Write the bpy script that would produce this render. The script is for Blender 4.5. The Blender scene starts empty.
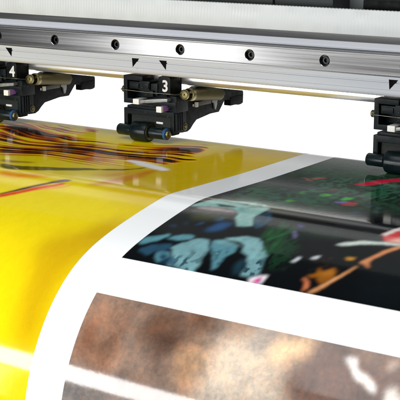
import bpy, bmesh, math, random
import numpy as np
from mathutils import Vector, Matrix

# Units in this script are millimetres; the flat sheet lies at z = 0, X runs along the gantry,
# +Y is towards the back of the printer. Everything is written to Blender in metres.
MM = 0.001
ZS = 77.04
S = bpy.context.scene
C = S.collection
rng = random.Random(7)

# ------------------------------------------------------------------ materials
def srgb(c):
    f = lambda v: v / 12.92 if v <= 0.04045 else ((v + 0.055) / 1.055) ** 2.4
    return tuple(f(x / 255.0) for x in c)

def mat(name, rgb, rough=0.5, metal=0.0, noise=0.12, nscale=220.0, rvar=0.12, bump=0.0, bscale=900.0,
        stretch=None, aniso=0.0, spec=0.5, coat=0.0, ior=1.45, speck=None, spth=0.70):
    m = bpy.data.materials.new(name); m.use_nodes = True
    n, l = m.node_tree.nodes, m.node_tree.links
    b = n['Principled BSDF']
    tc = n.new('ShaderNodeTexCoord'); mp = n.new('ShaderNodeMapping')
    l.new(tc.outputs['Object'], mp.inputs['Vector'])
    if stretch: mp.inputs['Scale'].default_value = stretch
    nt = n.new('ShaderNodeTexNoise'); nt.inputs['Scale'].default_value = nscale; nt.inputs['Detail'].default_value = 6
    l.new(mp.outputs[0], nt.inputs['Vector'])
    r = n.new('ShaderNodeMapRange'); r.inputs[1].default_value = 0.3; r.inputs[2].default_value = 0.7
    r.inputs[3].default_value = 1 - noise; r.inputs[4].default_value = 1 + noise
    l.new(nt.outputs['Fac'], r.inputs[0])
    mx = n.new('ShaderNodeVectorMath'); mx.operation = 'SCALE'; mx.inputs[0].default_value = rgb
    l.new(r.outputs[0], mx.inputs['Scale']); bc = mx.outputs[0]
    if speck:
        ns = n.new('ShaderNodeTexNoise'); ns.inputs['Scale'].default_value = 520; ns.inputs['Detail'].default_value = 2
        l.new(tc.outputs['Object'], ns.inputs['Vector'])
        rs = n.new('ShaderNodeMapRange'); rs.inputs[1].default_value = spth; rs.inputs[2].default_value = spth + 0.05
        l.new(ns.outputs['Fac'], rs.inputs[0])
        ms = n.new('ShaderNodeMix'); ms.data_type = 'RGBA'; ms.inputs['B'].default_value = (*speck, 1)
        l.new(rs.outputs[0], ms.inputs['Factor']); l.new(bc, ms.inputs['A']); bc = ms.outputs['Result']
    l.new(bc, b.inputs['Base Color'])
    r2 = n.new('ShaderNodeMapRange'); r2.inputs[1].default_value = 0.3; r2.inputs[2].default_value = 0.7
    r2.inputs[3].default_value = max(0.02, rough - rvar); r2.inputs[4].default_value = min(1, rough + rvar)
    l.new(nt.outputs['Fac'], r2.inputs[0]); l.new(r2.outputs[0], b.inputs['Roughness'])
    b.inputs['Metallic'].default_value = metal
    b.inputs['Anisotropic'].default_value = aniso
    b.inputs['Specular IOR Level'].default_value = spec
    b.inputs['Coat Weight'].default_value = coat
    b.inputs['IOR'].default_value = ior
    if bump:
        n2 = n.new('ShaderNodeTexNoise'); n2.inputs['Scale'].default_value = bscale; n2.inputs['Detail'].default_value = 4
        l.new(mp.outputs[0], n2.inputs['Vector'])
        bp = n.new('ShaderNodeBump'); bp.inputs['Strength'].default_value = bump; bp.inputs['Distance'].default_value = 0.0002
        l.new(n2.outputs['Fac'], bp.inputs['Height']); l.new(bp.outputs[0], b.inputs['Normal'])
    return m

M_PLASTIC = mat('moulded_black_plastic', (0.0055, 0.0090, 0.0100), 0.42, spec=0.16, speck=(0.07, 0.075, 0.075), spth=0.69, noise=0.35, nscale=140, bump=0.35, bscale=1500)
M_PLASTIC_DK = mat('matt_black_plastic', (0.0022, 0.0027, 0.0030), 0.5, spec=0.10, noise=0.3, bump=0.3, bscale=1800)
M_RUBBER = mat('teal_black_rubber', (0.0035, 0.0085, 0.0105), 0.3, spec=0.25, noise=0.3, nscale=90, rvar=0.1, bump=0.15, bscale=700)
M_FOAM = mat('speckled_foam', (0.016, 0.019, 0.016), 0.8, noise=0.9, nscale=1500, bump=1.0, bscale=1600)
M_STEEL = mat('screw_steel', (0.62, 0.61, 0.56), 0.25, 1.0, noise=0.1)
M_DKSTEEL = mat('blackened_screw', (0.03, 0.031, 0.032), 0.35, 1.0, noise=0.3)
M_RAIL = mat('brushed_guide_steel', (0.33, 0.328, 0.327), 0.19, 1.0, noise=0.10, nscale=60, rvar=0.03, bump=0.014, bscale=420,
             stretch=(0.12, 1.0, 9.0), aniso=0.35)
M_GROOVE = mat('oiled_groove_steel', (0.16, 0.16, 0.16), 0.4, 1.0, noise=0.3, nscale=120, stretch=(0.2, 1, 4))
M_ALU = mat('anodised_aluminium', (0.585, 0.61, 0.655), 0.55, 0.0, speck=(0.16, 0.15, 0.14), spth=0.735, noise=0.05, nscale=50, rvar=0.05, bump=0.06, bscale=700, stretch=(0.15, 1, 4))
M_BELT_SHADE = mat('belt_shade_aluminium', (0.30, 0.30, 0.30), 0.42, 0.9, noise=0.08, nscale=60, stretch=(0.15, 1, 4))  # darker than the beam, to carry the belt's shade
M_POLISH = mat('polished_aluminium', (0.86, 0.86, 0.86), 0.27, 0.85, noise=0.04, nscale=40, rvar=0.04, bump=0.04, bscale=260, stretch=(0.1, 1, 5))
M_BELT = mat('cream_polyurethane', (0.53, 0.555, 0.555), 0.45, speck=(0.30, 0.30, 0.29), spth=0.74, noise=0.06, nscale=60, bump=0.1, bscale=500)
M_BRASS = mat('olive_passivated_zinc', (0.17, 0.145, 0.062), 0.4, 0.85, noise=0.25, nscale=260)
M_SPRING = mat('olive_spring_wire', (0.15, 0.13, 0.06), 0.42, 0.7, noise=0.12, nscale=400)
M_TONGUE = mat('worn_zinc_plate', (0.25, 0.26, 0.25), 0.4, 0.5, noise=0.2)
M_TRIM = mat('grey_green_trim', (0.07, 0.078, 0.062), 0.5, noise=0.2)
M_WIRE = mat('dull_steel_wire', (0.16, 0.155, 0.13), 0.3, 1.0, noise=0.2)
M_WHITEP = mat('white_plastic', (0.78, 0.78, 0.74), 0.4, noise=0.06)
M_PURPLE = mat('purple_plastic', (0.33, 0.17, 0.52), 0.4, noise=0.15)
M_BLUE = mat('blue_plastic', (0.02, 0.08, 0.20), 0.35, noise=0.12)
M_PAINT = mat('white_marking_paint', (0.8, 0.8, 0.8), 0.5, noise=0.06, nscale=900)
M_STICKER = mat('black_sticker', (0.004, 0.004, 0.004), 0.6, noise=0.1, spec=0.05)
M_COVER = mat('grey_painted_steel', (0.115, 0.125, 0.125), 0.5, noise=0.12, nscale=30, bump=0.2, bscale=1200)
M_CASE = mat('charcoal_case_plastic', (0.03, 0.035, 0.035), 0.5, noise=0.2, nscale=60, bump=0.25, bscale=1500, spec=0.25)
M_WALL = mat('white_studio_wall', (0.86, 0.86, 0.86), 0.8, noise=0.015, nscale=3)

def sheet_mat(name, attr=None, rgb=(0.8, 0.8, 0.8), mottled=False):
    m = bpy.data.materials.new(name); m.use_nodes = True
    n, l = m.node_tree.nodes, m.node_tree.links
    b = n['Principled BSDF']
    tc = n.new('ShaderNodeTexCoord')
    if attr:
        at = n.new('ShaderNodeAttribute'); at.attribute_name = attr
        col = at.outputs['Color']
        # fine ink grain of the print
        nz = n.new('ShaderNodeTexNoise'); nz.inputs['Scale'].default_value = 1400; nz.inputs['Detail'].default_value = 3
        l.new(tc.outputs['Object'], nz.inputs['Vector'])
        mr = n.new('ShaderNodeMapRange'); mr.inputs[1].default_value = 0.3; mr.inputs[2].default_value = 0.7
        mr.inputs[3].default_value = 0.96; mr.inputs[4].default_value = 1.04
        l.new(nz.outputs['Fac'], mr.inputs[0])
        sc = n.new('ShaderNodeVectorMath'); sc.operation = 'SCALE'
        l.new(col, sc.inputs[0]); l.new(mr.outputs[0], sc.inputs['Scale']); col = sc.outputs[0]
        if mottled:
            for scale, ramp, blend, fac in ((30, [(0.34, (0.60, 0.57, 0.56)), (0.5, (1, 1, 1)), (0.68, (1.42, 1.36, 1.28))], 'MULTIPLY', 0.85),
                                            (75, [(0.38, (0.72, 0.76, 0.82)), (0.5, (1, 1, 1)), (0.62, (1.18, 1.04, 0.96))], 'MULTIPLY', 0.65),
                                            (420, [(0.40, (0.76, 0.80, 0.86)), (0.5, (1, 1, 1)), (0.60, (1.26, 1.10, 1.02))], 'MULTIPLY', 0.5)):
                t = n.new('ShaderNodeTexNoise'); t.inputs['Scale'].default_value = scale; t.inputs['Detail'].default_value = 8
                t.inputs['Roughness'].default_value = 0.62; t.inputs['Distortion'].default_value = 0.5
                l.new(tc.outputs['Object'], t.inputs['Vector'])
                cr = n.new('ShaderNodeValToRGB'); e = cr.color_ramp.elements
                while len(e) < len(ramp): e.new(0.5)
                for k, (p, c) in enumerate(ramp): e[k].position = p; e[k].color = (*c, 1)
                l.new(t.outputs['Fac'], cr.inputs[0])
                mx = n.new('ShaderNodeMix'); mx.data_type = 'RGBA'; mx.blend_type = blend; mx.inputs['Factor'].default_value = fac
                l.new(col, mx.inputs['A']); l.new(cr.outputs[0], mx.inputs['B']); col = mx.outputs['Result']
        l.new(col, b.inputs['Base Color'])
    else:
        b.inputs['Base Color'].default_value = (*rgb, 1)
    # glossy vinyl: small ripples, slightly uneven gloss
    n2 = n.new('ShaderNodeTexNoise'); n2.inputs['Scale'].default_value = 380; n2.inputs['Detail'].default_value = 3
    l.new(tc.outputs['Object'], n2.inputs['Vector'])
    bp = n.new('ShaderNodeBump'); bp.inputs['Strength'].default_value = 0.06; bp.inputs['Distance'].default_value = 0.0002
    l.new(n2.outputs['Fac'], bp.inputs['Height']); l.new(bp.outputs[0], b.inputs['Normal'])
    b.inputs['Roughness'].default_value = PAPER_ROUGH
    b.inputs['IOR'].default_value = PAPER_IOR
    return m
PAPER_ROUGH, PAPER_IOR = 0.088, 1.48

# ------------------------------------------------------------------ mesh helpers
class MB:
    """collects shapes (in mm) and links them as one mesh object"""
    def __init__(s): s.bm = bmesh.new()
    def _bev(s, verts, w, seg=2):
        es = {e for v in verts for e in v.link_edges}
        if w: bmesh.ops.bevel(s.bm, geom=list(es), offset=w, segments=seg, profile=0.7, affect='EDGES', clamp_overlap=True)
    def box(s, x0, x1, y0, y1, z0, z1, bev=0.5, rot=None):
        r = bmesh.ops.create_cube(s.bm, size=1)
        mtx = Matrix.Translation(((x0+x1)/2, (y0+y1)/2, (z0+z1)/2))
        if rot: mtx = mtx @ Matrix.Rotation(rot[0], 4, rot[1])
        mtx = mtx @ Matrix.Diagonal((x1-x0, y1-y0, z1-z0, 1))
        bmesh.ops.transform(s.bm, matrix=mtx, verts=r['verts'])
        s._bev(r['verts'], bev); return s
    def prism(s, pts, axis, a0, a1, bev=0.4):
        """polygon extruded along an axis: 'X' takes (y,z), 'Y' takes (x,z), 'Z' takes (x,y)"""
        def P(p, a): return {'X': (a, p[0], p[1]), 'Y': (p[0], a, p[1]), 'Z': (p[0], p[1], a)}[axis]
        A = [s.bm.verts.new(P(p, a0)) for p in pts]; B = [s.bm.verts.new(P(p, a1)) for p in pts]
        fs = [s.bm.faces.new(A), s.bm.faces.new(B[::-1])]
        n = len(pts)
        for i in range(n): fs.append(s.bm.faces.new((A[i], B[i], B[(i+1) % n], A[(i+1) % n])))
        bmesh.ops.recalc_face_normals(s.bm, faces=fs)
        if bev:
            es = {e for v in A+B for e in v.link_edges}
            bmesh.ops.bevel(s.bm, geom=list(es), offset=bev, segments=2, profile=0.7, affect='EDGES', clamp_overlap=True)
        return s
    def lathe(s, prof, origin, axis, n=40):
        """prof: (distance along axis, radius)"""
        ax = Vector(axis).normalized(); u = ax.orthogonal().normalized(); v = ax.cross(u); o = Vector(origin)
        rings = []
        for d, r in prof:
            if r < 1e-6: rings.append([s.bm.verts.new(o + ax*d)])
            else: rings.append([s.bm.verts.new(o + ax*d + (u*math.cos(2*math.pi*k/n) + v*math.sin(2*math.pi*k/n))*r) for k in range(n)])
        fs = []
        for a, b in zip(rings, rings[1:]):
            for k in range(n):
                q = [a[k % len(a)], a[(k+1) % len(a)], b[(k+1) % len(b)], b[k % len(b)]]
                q = list(dict.fromkeys(q))
                if len(q) > 2: fs.append(s.bm.faces.new(q))
        for e in (rings[0], rings[-1]):
            if len(e) > 1: fs.append(s.bm.faces.new(e))
        bmesh.ops.recalc_face_normals(s.bm, faces=fs); return s
    def tube(s, pts, r, n=10):
        P = [Vector(p) for p in pts]; rings = []; up = None
        for i, p in enumerate(P):
            t = (P[min(i+1, len(P)-1)] - P[max(i-1, 0)]).normalized()
            if up is None: up = t.orthogonal().normalized()
            up = (up - t*up.dot(t)).normalized(); w = t.cross(up)
            rings.append([s.bm.verts.new(p + (up*math.cos(2*math.pi*k/n) + w*math.sin(2*math.pi*k/n))*r) for k in range(n)])
        fs = []
        for a, b in zip(rings, rings[1:]):
            for k in range(n): fs.append(s.bm.faces.new((a[k], a[(k+1) % n], b[(k+1) % n], b[k])))
        fs += [s.bm.faces.new(rings[0][::-1]), s.bm.faces.new(rings[-1])]
        bmesh.ops.recalc_face_normals(s.bm, faces=fs); return s
    def build(s, name, m, parent=None, off=(0, 0, 0), smooth=35):
        bmesh.ops.transform(s.bm, matrix=Matrix.Diagonal((MM, MM, MM, 1)) @ Matrix.Translation(Vector(off)), verts=s.bm.verts)
        me = bpy.data.meshes.new(name); s.bm.to_mesh(me); s.bm.free()
        me.materials.append(m)
        if smooth:
            for p in me.polygons: p.use_smooth = True
            me.set_sharp_from_angle(angle=math.radians(smooth))
        o = bpy.data.objects.new(name, me); C.objects.link(o)
        if parent: o.parent = parent
        return o

def empty(name, loc):
    o = bpy.data.objects.new(name, None); C.objects.link(o)
    o.location = Vector(loc) * MM; o.empty_display_size = 0.02
    return o
def tag(o, label, cat, group=None, kind=None):
    o['label'] = label; o['category'] = cat
    if group: o['group'] = group
    if kind: o['kind'] = kind

# ------------------------------------------------------------------ gantry (z given relative to the guide rail's bolt line + ZS)
X0, X1 = -420.0, 720.0
gantry = empty('printer_gantry', (150, 40, ZS - 22))
tag(gantry, 'long aluminium gantry beam with bolted steel guide rail and black triangle markers', 'gantry beam')
GO = (-150, -40, 22)              # beam parts are drawn in bolt-line coordinates
beam = MB()
prof = [(34, 29.5), (34, 23.5), (15.6, 12.4), (15, 12.0), (15, 8.2), (14.2, 7.6), (14.2, -7.8), (15, -8.4), (15, -12.6), (15.7, -12.9), (15.7, -13.5), (15, -13.8),
        (15, -18.3), (14.6, -18.7), (14.5, -20.4), (15.2, -22.0), (17, -23.2), (22, -23.6), (40, -23.6), (40, -20), (90, -20), (90, 29.5)]
beam.prism([(y, z) for y, z in prof], 'X', X0, X1, 0)
beam.build('beam', M_ALU, gantry, GO)

s = MB()                          # concave channel in darker metal, added to give the shade under the belt
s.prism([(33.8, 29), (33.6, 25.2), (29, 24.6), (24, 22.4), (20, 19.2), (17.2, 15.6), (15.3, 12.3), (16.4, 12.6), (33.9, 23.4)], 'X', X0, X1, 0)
s.build('shade_channel', M_BELT_SHADE, gantry, GO)

# steel guide rail with counterbored holes every 60 mm
rail = MB(); bm = rail.bm
H = 7.45; N = 48; HR = 3.75
k0, k1 = -7, 12
def ring(cx, r, y): return [bm.verts.new((cx + r*math.cos(2*math.pi*i/N), y, r*math.sin(2*math.pi*i/N))) for i in range(N)]
def face(vs):
    try: return bm.faces.new(vs)
    except ValueError: return None
for k in range(k0, k1 + 1):
    cx = 60.0 * k; hw = 30.0; hz = 5.75
    outer = []
    for i in range(N):
        a = 2*math.pi*i/N; c, s_ = math.cos(a), math.sin(a)
        sc = min(8.0/abs(c) if abs(c) > 1e-9 else 1e9, hz/abs(s_) if abs(s_) > 1e-9 else 1e9)
        outer.append(bm.verts.new((cx + c*sc, 0, s_*sc)))
    # square the corners
    ang = math.atan2(hz, 8.0)
    for aa, sx, sz in ((ang, 1, 1), (math.pi-ang, -1, 1), (math.pi+ang, -1, -1), (2*math.pi-ang, 1, -1)):
        i = round(aa/(2*math.pi)*N) % N; outer[i].co = (cx + sx*8.0, 0, sz*hz)
    r0 = ring(cx, HR + 0.3, 0); r1 = ring(cx, HR, 0.35); r2 = ring(cx, HR, 5.3); r3 = ring(cx, 1.9, 5.3)
    for a, b in ((outer, r0), (r0, r1), (r1, r2), (r2, r3)):
        for i in range(N): face((a[i], a[(i+1) % N], b[(i+1) % N], b[i]))
    face(r3)
    for xa, xb in ((cx - 30, cx - 8), (cx + 8, cx + 30)):
        face([bm.verts.new(p) for p in ((xa, 0, -hz), (xb, 0, -hz), (xb, 0, hz), (xa, 0, hz))])
bmesh.ops.recalc_face_normals(bm, faces=bm.faces)
xa, xb = 60.0*k0 - 30, 60.0*k1 + 30
side = [(0, 5.75), (0.35, 5.83), (0.35, 6.67), (0, 6.75), (0, 6.95), (0.5, H), (3.2, H), (4.2, H-0.9), (5.6, H-0.9), (6.6, H), (8.4, H), (9.6, H-1.1), (11.4, H-1.1), (12.4, H), (14.2, H)]
for sg in (1, -1):
    if sg < 0: side[4:6] = [(0, H - 0.15), (0.15, H)]
    A = [bm.verts.new((xa, y, z*sg)) for y, z in side]; B = [bm.verts.new((xb, y, z*sg)) for y, z in side]
    for i in range(len(side)-1):
        f = bm.faces.new((A[i], B[i], B[i+1], A[i+1]) if sg > 0 else (A[i], A[i+1], B[i+1], B[i]))
rail_o = rail.build('guide_rail', M_RAIL, gantry, GO, smooth=25)
groove = MB()
for sg in (1, -1):
    groove.box(xa, xb, 0.18, 0.6, 6.25*sg-0.38, 6.25*sg+0.38, 0)
groove.box(xa, xb, 3.6, 6.4, H-1.5, H-0.5, 0); groove.box(xa, xb, 9.0, 12.0, H-1.5, H-0.6, 0)
groove.build('rail_groove', M_GROOVE, rail_o, GO)

def screw_mesh():
    s = MB()
    # socket head recessed in its counterbore: chamfered head and a hexagonal socket
    s.lathe([(4.9, 2.75), (2.5, 2.75), (2.15, 2.45), (2.1, 1.62)], (0, 0, 0), (0, 1, 0), 36)
    s.bm.faces.ensure_lookup_table()
    return s
def hex_socket(s):
    h = [(1.6*math.cos(math.pi/3*i), 1.6*math.sin(math.pi/3*i)) for i in range(6)]
    A = [s.bm.verts.new((x, 2.1, z)) for x, z in h]; B = [s.bm.verts.new((x, 4.2, z)) for x, z in h]
    for i in range(6): s.bm.faces.new((A[i], A[(i+1) % 6], B[(i+1) % 6], B[i]))
    s.bm.faces.new(B)
    return s
def build_screw():
    s = MB()
    n = 36
    prof_ = [(4.9, 2.8), (2.4, 2.8), (2.05, 2.45)]
    rings = [[s.bm.verts.new((r*math.cos(2*math.pi*k/n), d, r*math.sin(2*math.pi*k/n))) for k in range(n)] for d, r in prof_]
    hexr = []
    for k in range(n):
        a = 2*math.pi*k/n; w = a % (math.pi/3) - math.pi/6
        rr = 1.45/math.cos(w); hexr.append((rr*math.cos(a), rr*math.sin(a)))
    rings.append([s.bm.verts.new((x, 2.05, z)) for x, z in hexr]); rings.append([s.bm.verts.new((x, 3.9, z)) for x, z in hexr])
    for a, b in zip(rings, rings[1:]):
        for k in range(n): s.bm.faces.new((a[k], b[k], b[(k+1) % n], a[(k+1) % n]))
    s.bm.faces.new(rings[-1])
    bmesh.ops.recalc_face_normals(s.bm, faces=s.bm.faces)
    return s.build('mounting_screw', M_DKSTEEL, rail_o)
scr = build_screw()
first = True
for k in range(k0, k1 + 1):
    o = scr if first else scr.copy()
    if not first: C.objects.link(o); o.parent = rail_o
    first = False
    o.location = Vector((60.0*k + GO[0], GO[1], GO[2])) * MM
    o.rotation_euler = (0, rng.uniform(0, 1.0), 0)

# polished bar below the beam, rounded lower edge
bar = MB()
pb = [(46.4, -20.2), (44, -29.0)] + [(44 + 4.8 - 4.8*math.cos(a), -29.0 - 4.8*math.sin(a)) for a in [math.radians(t) for t in range(10, 91, 10)]] + [(66, -33.8), (66, -20.2)]
bar.prism(pb, 'X', X0, X1, 0)
bar.build('lower_bar', M_POLISH, gantry, GO)

# black triangle position markers stuck on the beam
def marker(pts):
    s = MB(); s.prism(pts, 'Y', 14.86, 15.3, 0); return s.build('position_marker', M_STICKER, gantry, GO)
for dx in (-156.2, 0.0, 216.8):
    marker([(64.4 + dx, -11.3), (71.3 + dx, -11.3), (65.0 + dx, -18.2)])
    marker([(90.0 + dx, -11.3), (97.0 + dx, -11.3), (96.3 + dx, -18.2)])

# ------------------------------------------------------------------ toothed drive belt in front of the beam's upper edge
belt = MB()
pitch = 2.6; n = int((X1 - X0) / pitch)
cols = []
for i in range(n + 1):
    x = X0 + i*pitch
    for dx, d, top in ((0, 0.0, 0), (0.9, 0.0, 0), (1.25, 0.035, -0.22), (2.25, 0.035, -0.22)):
        cols.append([belt.bm.verts.new((x + dx, y, z + ZS)) for y, z in ((4.2 + d, 18.3), (4.0 + d, 18.9), (4.0 + d, 34.7 + top), (4.2 + d, 35.1 + top), (9.0, 35.1 + top), (9.0, 18.3))])
for a, b in zip(cols, cols[1:]):
    for k in range(6): belt.bm.faces.new((a[k], b[k], b[(k+1) % 6], a[(k+1) % 6]))
belt.bm.faces.new(cols[0]); belt.bm.faces.new(cols[-1])
bmesh.ops.recalc_face_normals(belt.bm, faces=belt.bm.faces)
belt_o = belt.build('drive_belt', M_BELT)
tag(belt_o, 'wide cream toothed belt stretched above the steel guide rail', 'drive belt')

# ------------------------------------------------------------------ dark printer housing above the belt
house = empty('printer_housing', (150, 60, ZS + 34))
tag(house, 'dark grey printer housing with black covers just above the cream belt', 'printer housing')
HO = (-150, -60, -ZS - 34)
def hz(z): return z + ZS
s = MB(); s.box(X0, X1, 62, 88, hz(29.8), hz(150), 2); s.build('rear_panel', M_COVER, house, HO)
s = MB(); s.box(70, 177, 35.5, 61.5, hz(28.0), hz(60), 1.5); s.build('black_cover', M_CASE, house, HO)
s = MB(); s.box(178.2, 226, 36, 61.5, hz(29.0), hz(62), 1.5); s.build('side_cover', M_CASE, house, HO)
s = MB(); s.box(250, 345, 35, 61.5, hz(28.0), hz(39.2), 1.0); s.build('black_tray', M_PLASTIC_DK, house, HO)

# ------------------------------------------------------------------ pinch roller holder (drawn once in the place of the one marked 3)
HX, HY = 68.0, 24.0
def make_holder():
    root = empty('pinch_roller_holder', (HX, HY, 0))
    O = (-HX, -HY, ZS)
    B = lambda s, name, m, par=root, sm=35: s.build(name, m, par, O, sm)
    # upper clamp bracket: a C-shaped frame with its back wall
    s = MB()
    s.prism([(45.8, -26.9), (64.3, -26.9), (64.3, -30.6), (49.4, -30.6), (49.4, -45.0), (96, -45.0), (96, -48.8), (45.8, -48.8)], 'Y', 28, 39.8, 0.5)
    s.box(45.9, 64.0, 40.0, 43.8, -48.6, -27.4, 0.4)
    s.box(64.4, 79.2, 40.0, 43.8, -48.6, -32.6, 0.4)
    s.box(79.4, 90.6, 41.8, 43.8, -48.6, -30.0, 0.4)
    s.box(90.8, 95.8, 40.0, 43.8, -48.6, -44.0, 0.4)
    s.box(91.2, 96.2, 28.6, 44.4, -53.2, -40.4, 0.5)
    B(s, 'clamp_bracket', M_PLASTIC)
    s = MB()
    s.box(50.2, 65.2, 29.6, 39.8, -37.6, -31.8, 0.6)
    s.box(51.6, 60.0, 28.6, 31.0, -36.6, -32.8, 0.5)
    s.box(62.6, 72.4, 26.2, 39.8, -39.2, -30.2, 0.7)
    s.box(66.0, 72.0, 25.4, 30.0, -36.0, -31.5, 0.5)
    s.box(72.8, 79.3, 27.2, 39.8, -40.8, -31.6, 0.6)
    s.box(72.2, 76.5, 25.0, 30.0, -41.8, -36.9, 0.5)
    B(s, 'slide_block', M_PLASTIC)
    # number tab with a rounded top
    s = MB()
    r = 2.2
    pt = [(79.6, -39.4), (90.9, -39.4), (90.9, -25.4 - r)] + [(90.9 - r + r*math.cos(a), -25.4 - r + r*math.sin(a)) for a in [math.radians(t) for t in (15, 30, 45, 60, 75, 90)]] \
        + [(79.6 + r + r*math.cos(a), -25.4 - r + r*math.sin(a)) for a in [math.radians(t) for t in (90, 105, 120, 135, 150, 165, 180)]]
    s.prism(pt, 'Y', 28, 41.5, 0.45)
    B(s, 'number_tab', M_PLASTIC)
    # screw head and washer at the bracket's left end
    s = MB(); s.lathe([(0, 2.0), (0, 3.6), (1.0, 3.6), (1.4, 3.2), (1.4, 2.6), (3.6, 2.6), (4.2, 2.0), (4.2, 0)], (46.0, 32.5, -38.6), (-1, 0, 0), 28)
    B(s, 'side_screw', M_BRASS)
    # thin draw wire from the screw to the spring hook
    s = MB(); pts = [(42.6, 31.0, -38.4), (45.2, 25.2, -37.9)] + [(47 + 46*t, 24.3, -37.8 - 0.2*t - 0.4*math.sin(math.pi*t)) for t in [i/10 for i in range(11)]] + [(96.5, 27, -38.4), (98.6, 31.5, -39.0)]
    s.tube(pts, 0.3, 10)
    B(s, 'draw_wire', M_WIRE)
    # tension spring, axis running back under the bar
    a0, a1 = Vector((99.8, 37.5, -39.4)), Vector((99.8, 84.0, -44.6))
    ax = (a1 - a0).normalized(); u = Vector((1, 0, 0)); v = ax.cross(u)
    s = MB(); R_, rw, turns = 4.35, 0.56, 40
    L = (a1 - a0).length - 3
    pts = []
    for i in range(turns*14 + 1):
        t = i/14; ang = 2*math.pi*t
        pts.append(a0 + ax*(6.6 + (L - 4.2)*t/turns) + (u*math.cos(ang) + v*math.sin(ang))*R_)
    s.tube(pts, rw, 6)
    s.lathe([(6.5, 3.9), ((a1-a0).length - 1, 3.9)], a0, ax, 24)
    sp = B(s, 'tension_spring', M_SPRING, root, 60)
    s = MB(); s.lathe([(8.5, 0), (8.5, 3.7), (2.2, 3.9), (1.9, 4.3), (2.1, 4.9), (3.2, 5.1), (6.4, 5.0), (6.6, 4.5)], a0, ax, 40)
    B(s, 'end_cup', M_BRASS, sp)
    s = MB(); s.lathe([(6.0, 0.9), (-1.6, 0.9), (-1.7, 3.4), (-2.1, 3.9), (-3.0, 4.0), (-4.2, 3.9), (-4.6, 3.4), (-4.7, 2.0), (-4.3, 1.7), (-4.3, 0.9), (-5.3, 0.8), (-5.4, 0)], a0, ax, 36); B(s, 'hook_stud', M_BRASS, sp)
    # pale metal tongue with a white end
    s = MB(); top = [(64.6 + 26.6*t, -45.2 + 1.4*math.sin(math.pi*t*0.55) + 2.0*t) for t in [i/12 for i in range(13)]]
    s.prism(top + [(x, z - 2.3 - 0.4*math.sin(math.pi*(x-64.6)/26.6)) for x, z in top[::-1]], 'Y', 23.5, 36, 0.2)
    tg = B(s, 'release_tongue', M_TONGUE)
    s = MB(); s.box(58.8, 64.6, 22.6, 34, -48.3, -44.1, 0.5); B(s, 'tongue_tip', M_WHITEP, tg)
    # purple pin with white end above the roller housing
    s = MB(); s.box(83.6, 88.2, 22.6, 43, -52.0, -47.9, 0.5); pn = B(s, 'stop_pin', M_PURPLE)
    s = MB(); s.box(83.4, 88.4, 19.6, 22.6, -52.3, -47.7, 0.6); B(s, 'pin_tip', M_WHITEP, pn)
    # lower housing: upside-down U round the roller, ribbed on its right side
    s = MB()
    s.prism([(45.8, -52.6), (94.4, -52.6), (94.4, -69.6), (90.9, -69.6), (90.9, -57.5), (49.5, -57.5), (49.5, -71.2), (45.8, -71.2)], 'Y', 28, 44.5, 0.6)
    s.box(49.6, 90.8, 41.5, 44.3, -70.5, -57.6, 0)
    s.box(48, 93, 29.5, 44, -52.7, -50.6, 0.5)
    for k in range(4): s.box(94.3, 95.7, 29.3 + 2.7*k, 30.9 + 2.7*k, -67.5, -53.6, 0.35)
    B(s, 'roller_housing', M_PLASTIC)
    s = MB(); s.box(50.4, 90.4, 31.5, 41.4, -72.0, -57.8, 1.2); B(s, 'foam_pad', M_FOAM)
    s = MB(); s.box(75.6, 82.0, 30.3, 31.6, -63.3, -61.7, 0.3); B(s, 'glint_strip', M_WHITEP)  # white strip standing in for a glint on the foam
    # roller on its shaft
    ay, az = 24.0, -69.3
    s = MB(); s.lathe([(0, 0), (0, 2.6), (0.6, 4.0), (1.2, 4.4), (13.5, 4.4), (13.9, 3.8), (32, 3.8), (32.4, 4.5), (44.6, 4.5), (45.2, 4.2), (45.2, 0)], (43.6, ay, az), (1, 0, 0), 40)
    sh = B(s, 'roller_shaft', M_RUBBER)
    s = MB(); s.lathe([(0, 3.6), (0, 4.35), (0.5, 4.6), (1.9, 4.6), (2.3, 4.2), (2.3, 2.9)], (88.9, ay, az), (1, 0, 0), 36); B(s, 'blue_ring', M_BLUE, sh)
    s = MB(); s.lathe([(0, 3.1), (1.4, 3.1), (2.1, 2.7), (2.5, 1.8), (2.5, 0)], (90.6, ay, az), (1, 0, 0), 30); B(s, 'shaft_cap', M_BRASS, sh)
    s = MB(); s.lathe([(0, 1.8), (-0.8, 1.8), (-1.0, 1.4), (-1.0, 0)], (43.6, ay, az), (1, 0, 0), 24); B(s, 'shaft_end', M_WHITEP, sh)
    s = MB(); s.lathe([(0, 4.2), (0, 7.0), (0.5, 7.5), (1.2, 7.68), (14.3, 7.68), (15.1, 7.4), (15.5, 6.9), (15.5, 6.5), (15.3, 6.3), (15.3, 4.2)], (59.0, ay, az), (1, 0, 0), 56)
    dr = B(s, 'pinch_roller', M_RUBBER)
    s = MB(); s.lathe([(15.1, 4.3), (15.1, 6.4), (15.75, 6.35), (15.75, 5.2), (15.4, 4.3)], (59.0, ay, az), (1, 0, 0), 48); B(s, 'roller_bush', M_BRASS, dr)
    # lever arm: side plate running back under the bar and ending in a hook
    s = MB()
    s.prism([(38.5, -69.9), (46.5, -70.1), (50.5, -68.6), (54.6, -65.2), (59, -62.4), (78.4, -60.2), (91, -60.4), (99.6, -51.6), (107.8, -52.7), (107.8, -56.6),
             (121, -58.4), (125, -58.2), (127.4, -56.4), (127.7, -49), (124, -40.5), (60, -36.2), (46, -40.5), (44.6, -49.5), (38.5, -52)], 'X', 88.5, 94.2, 0.5)
    s.box(88, 94.6, 107.6, 126.8, -57.6, -50.4, 0.8)
    arm = B(s, 'lever_arm', M_PLASTIC_DK)
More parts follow.
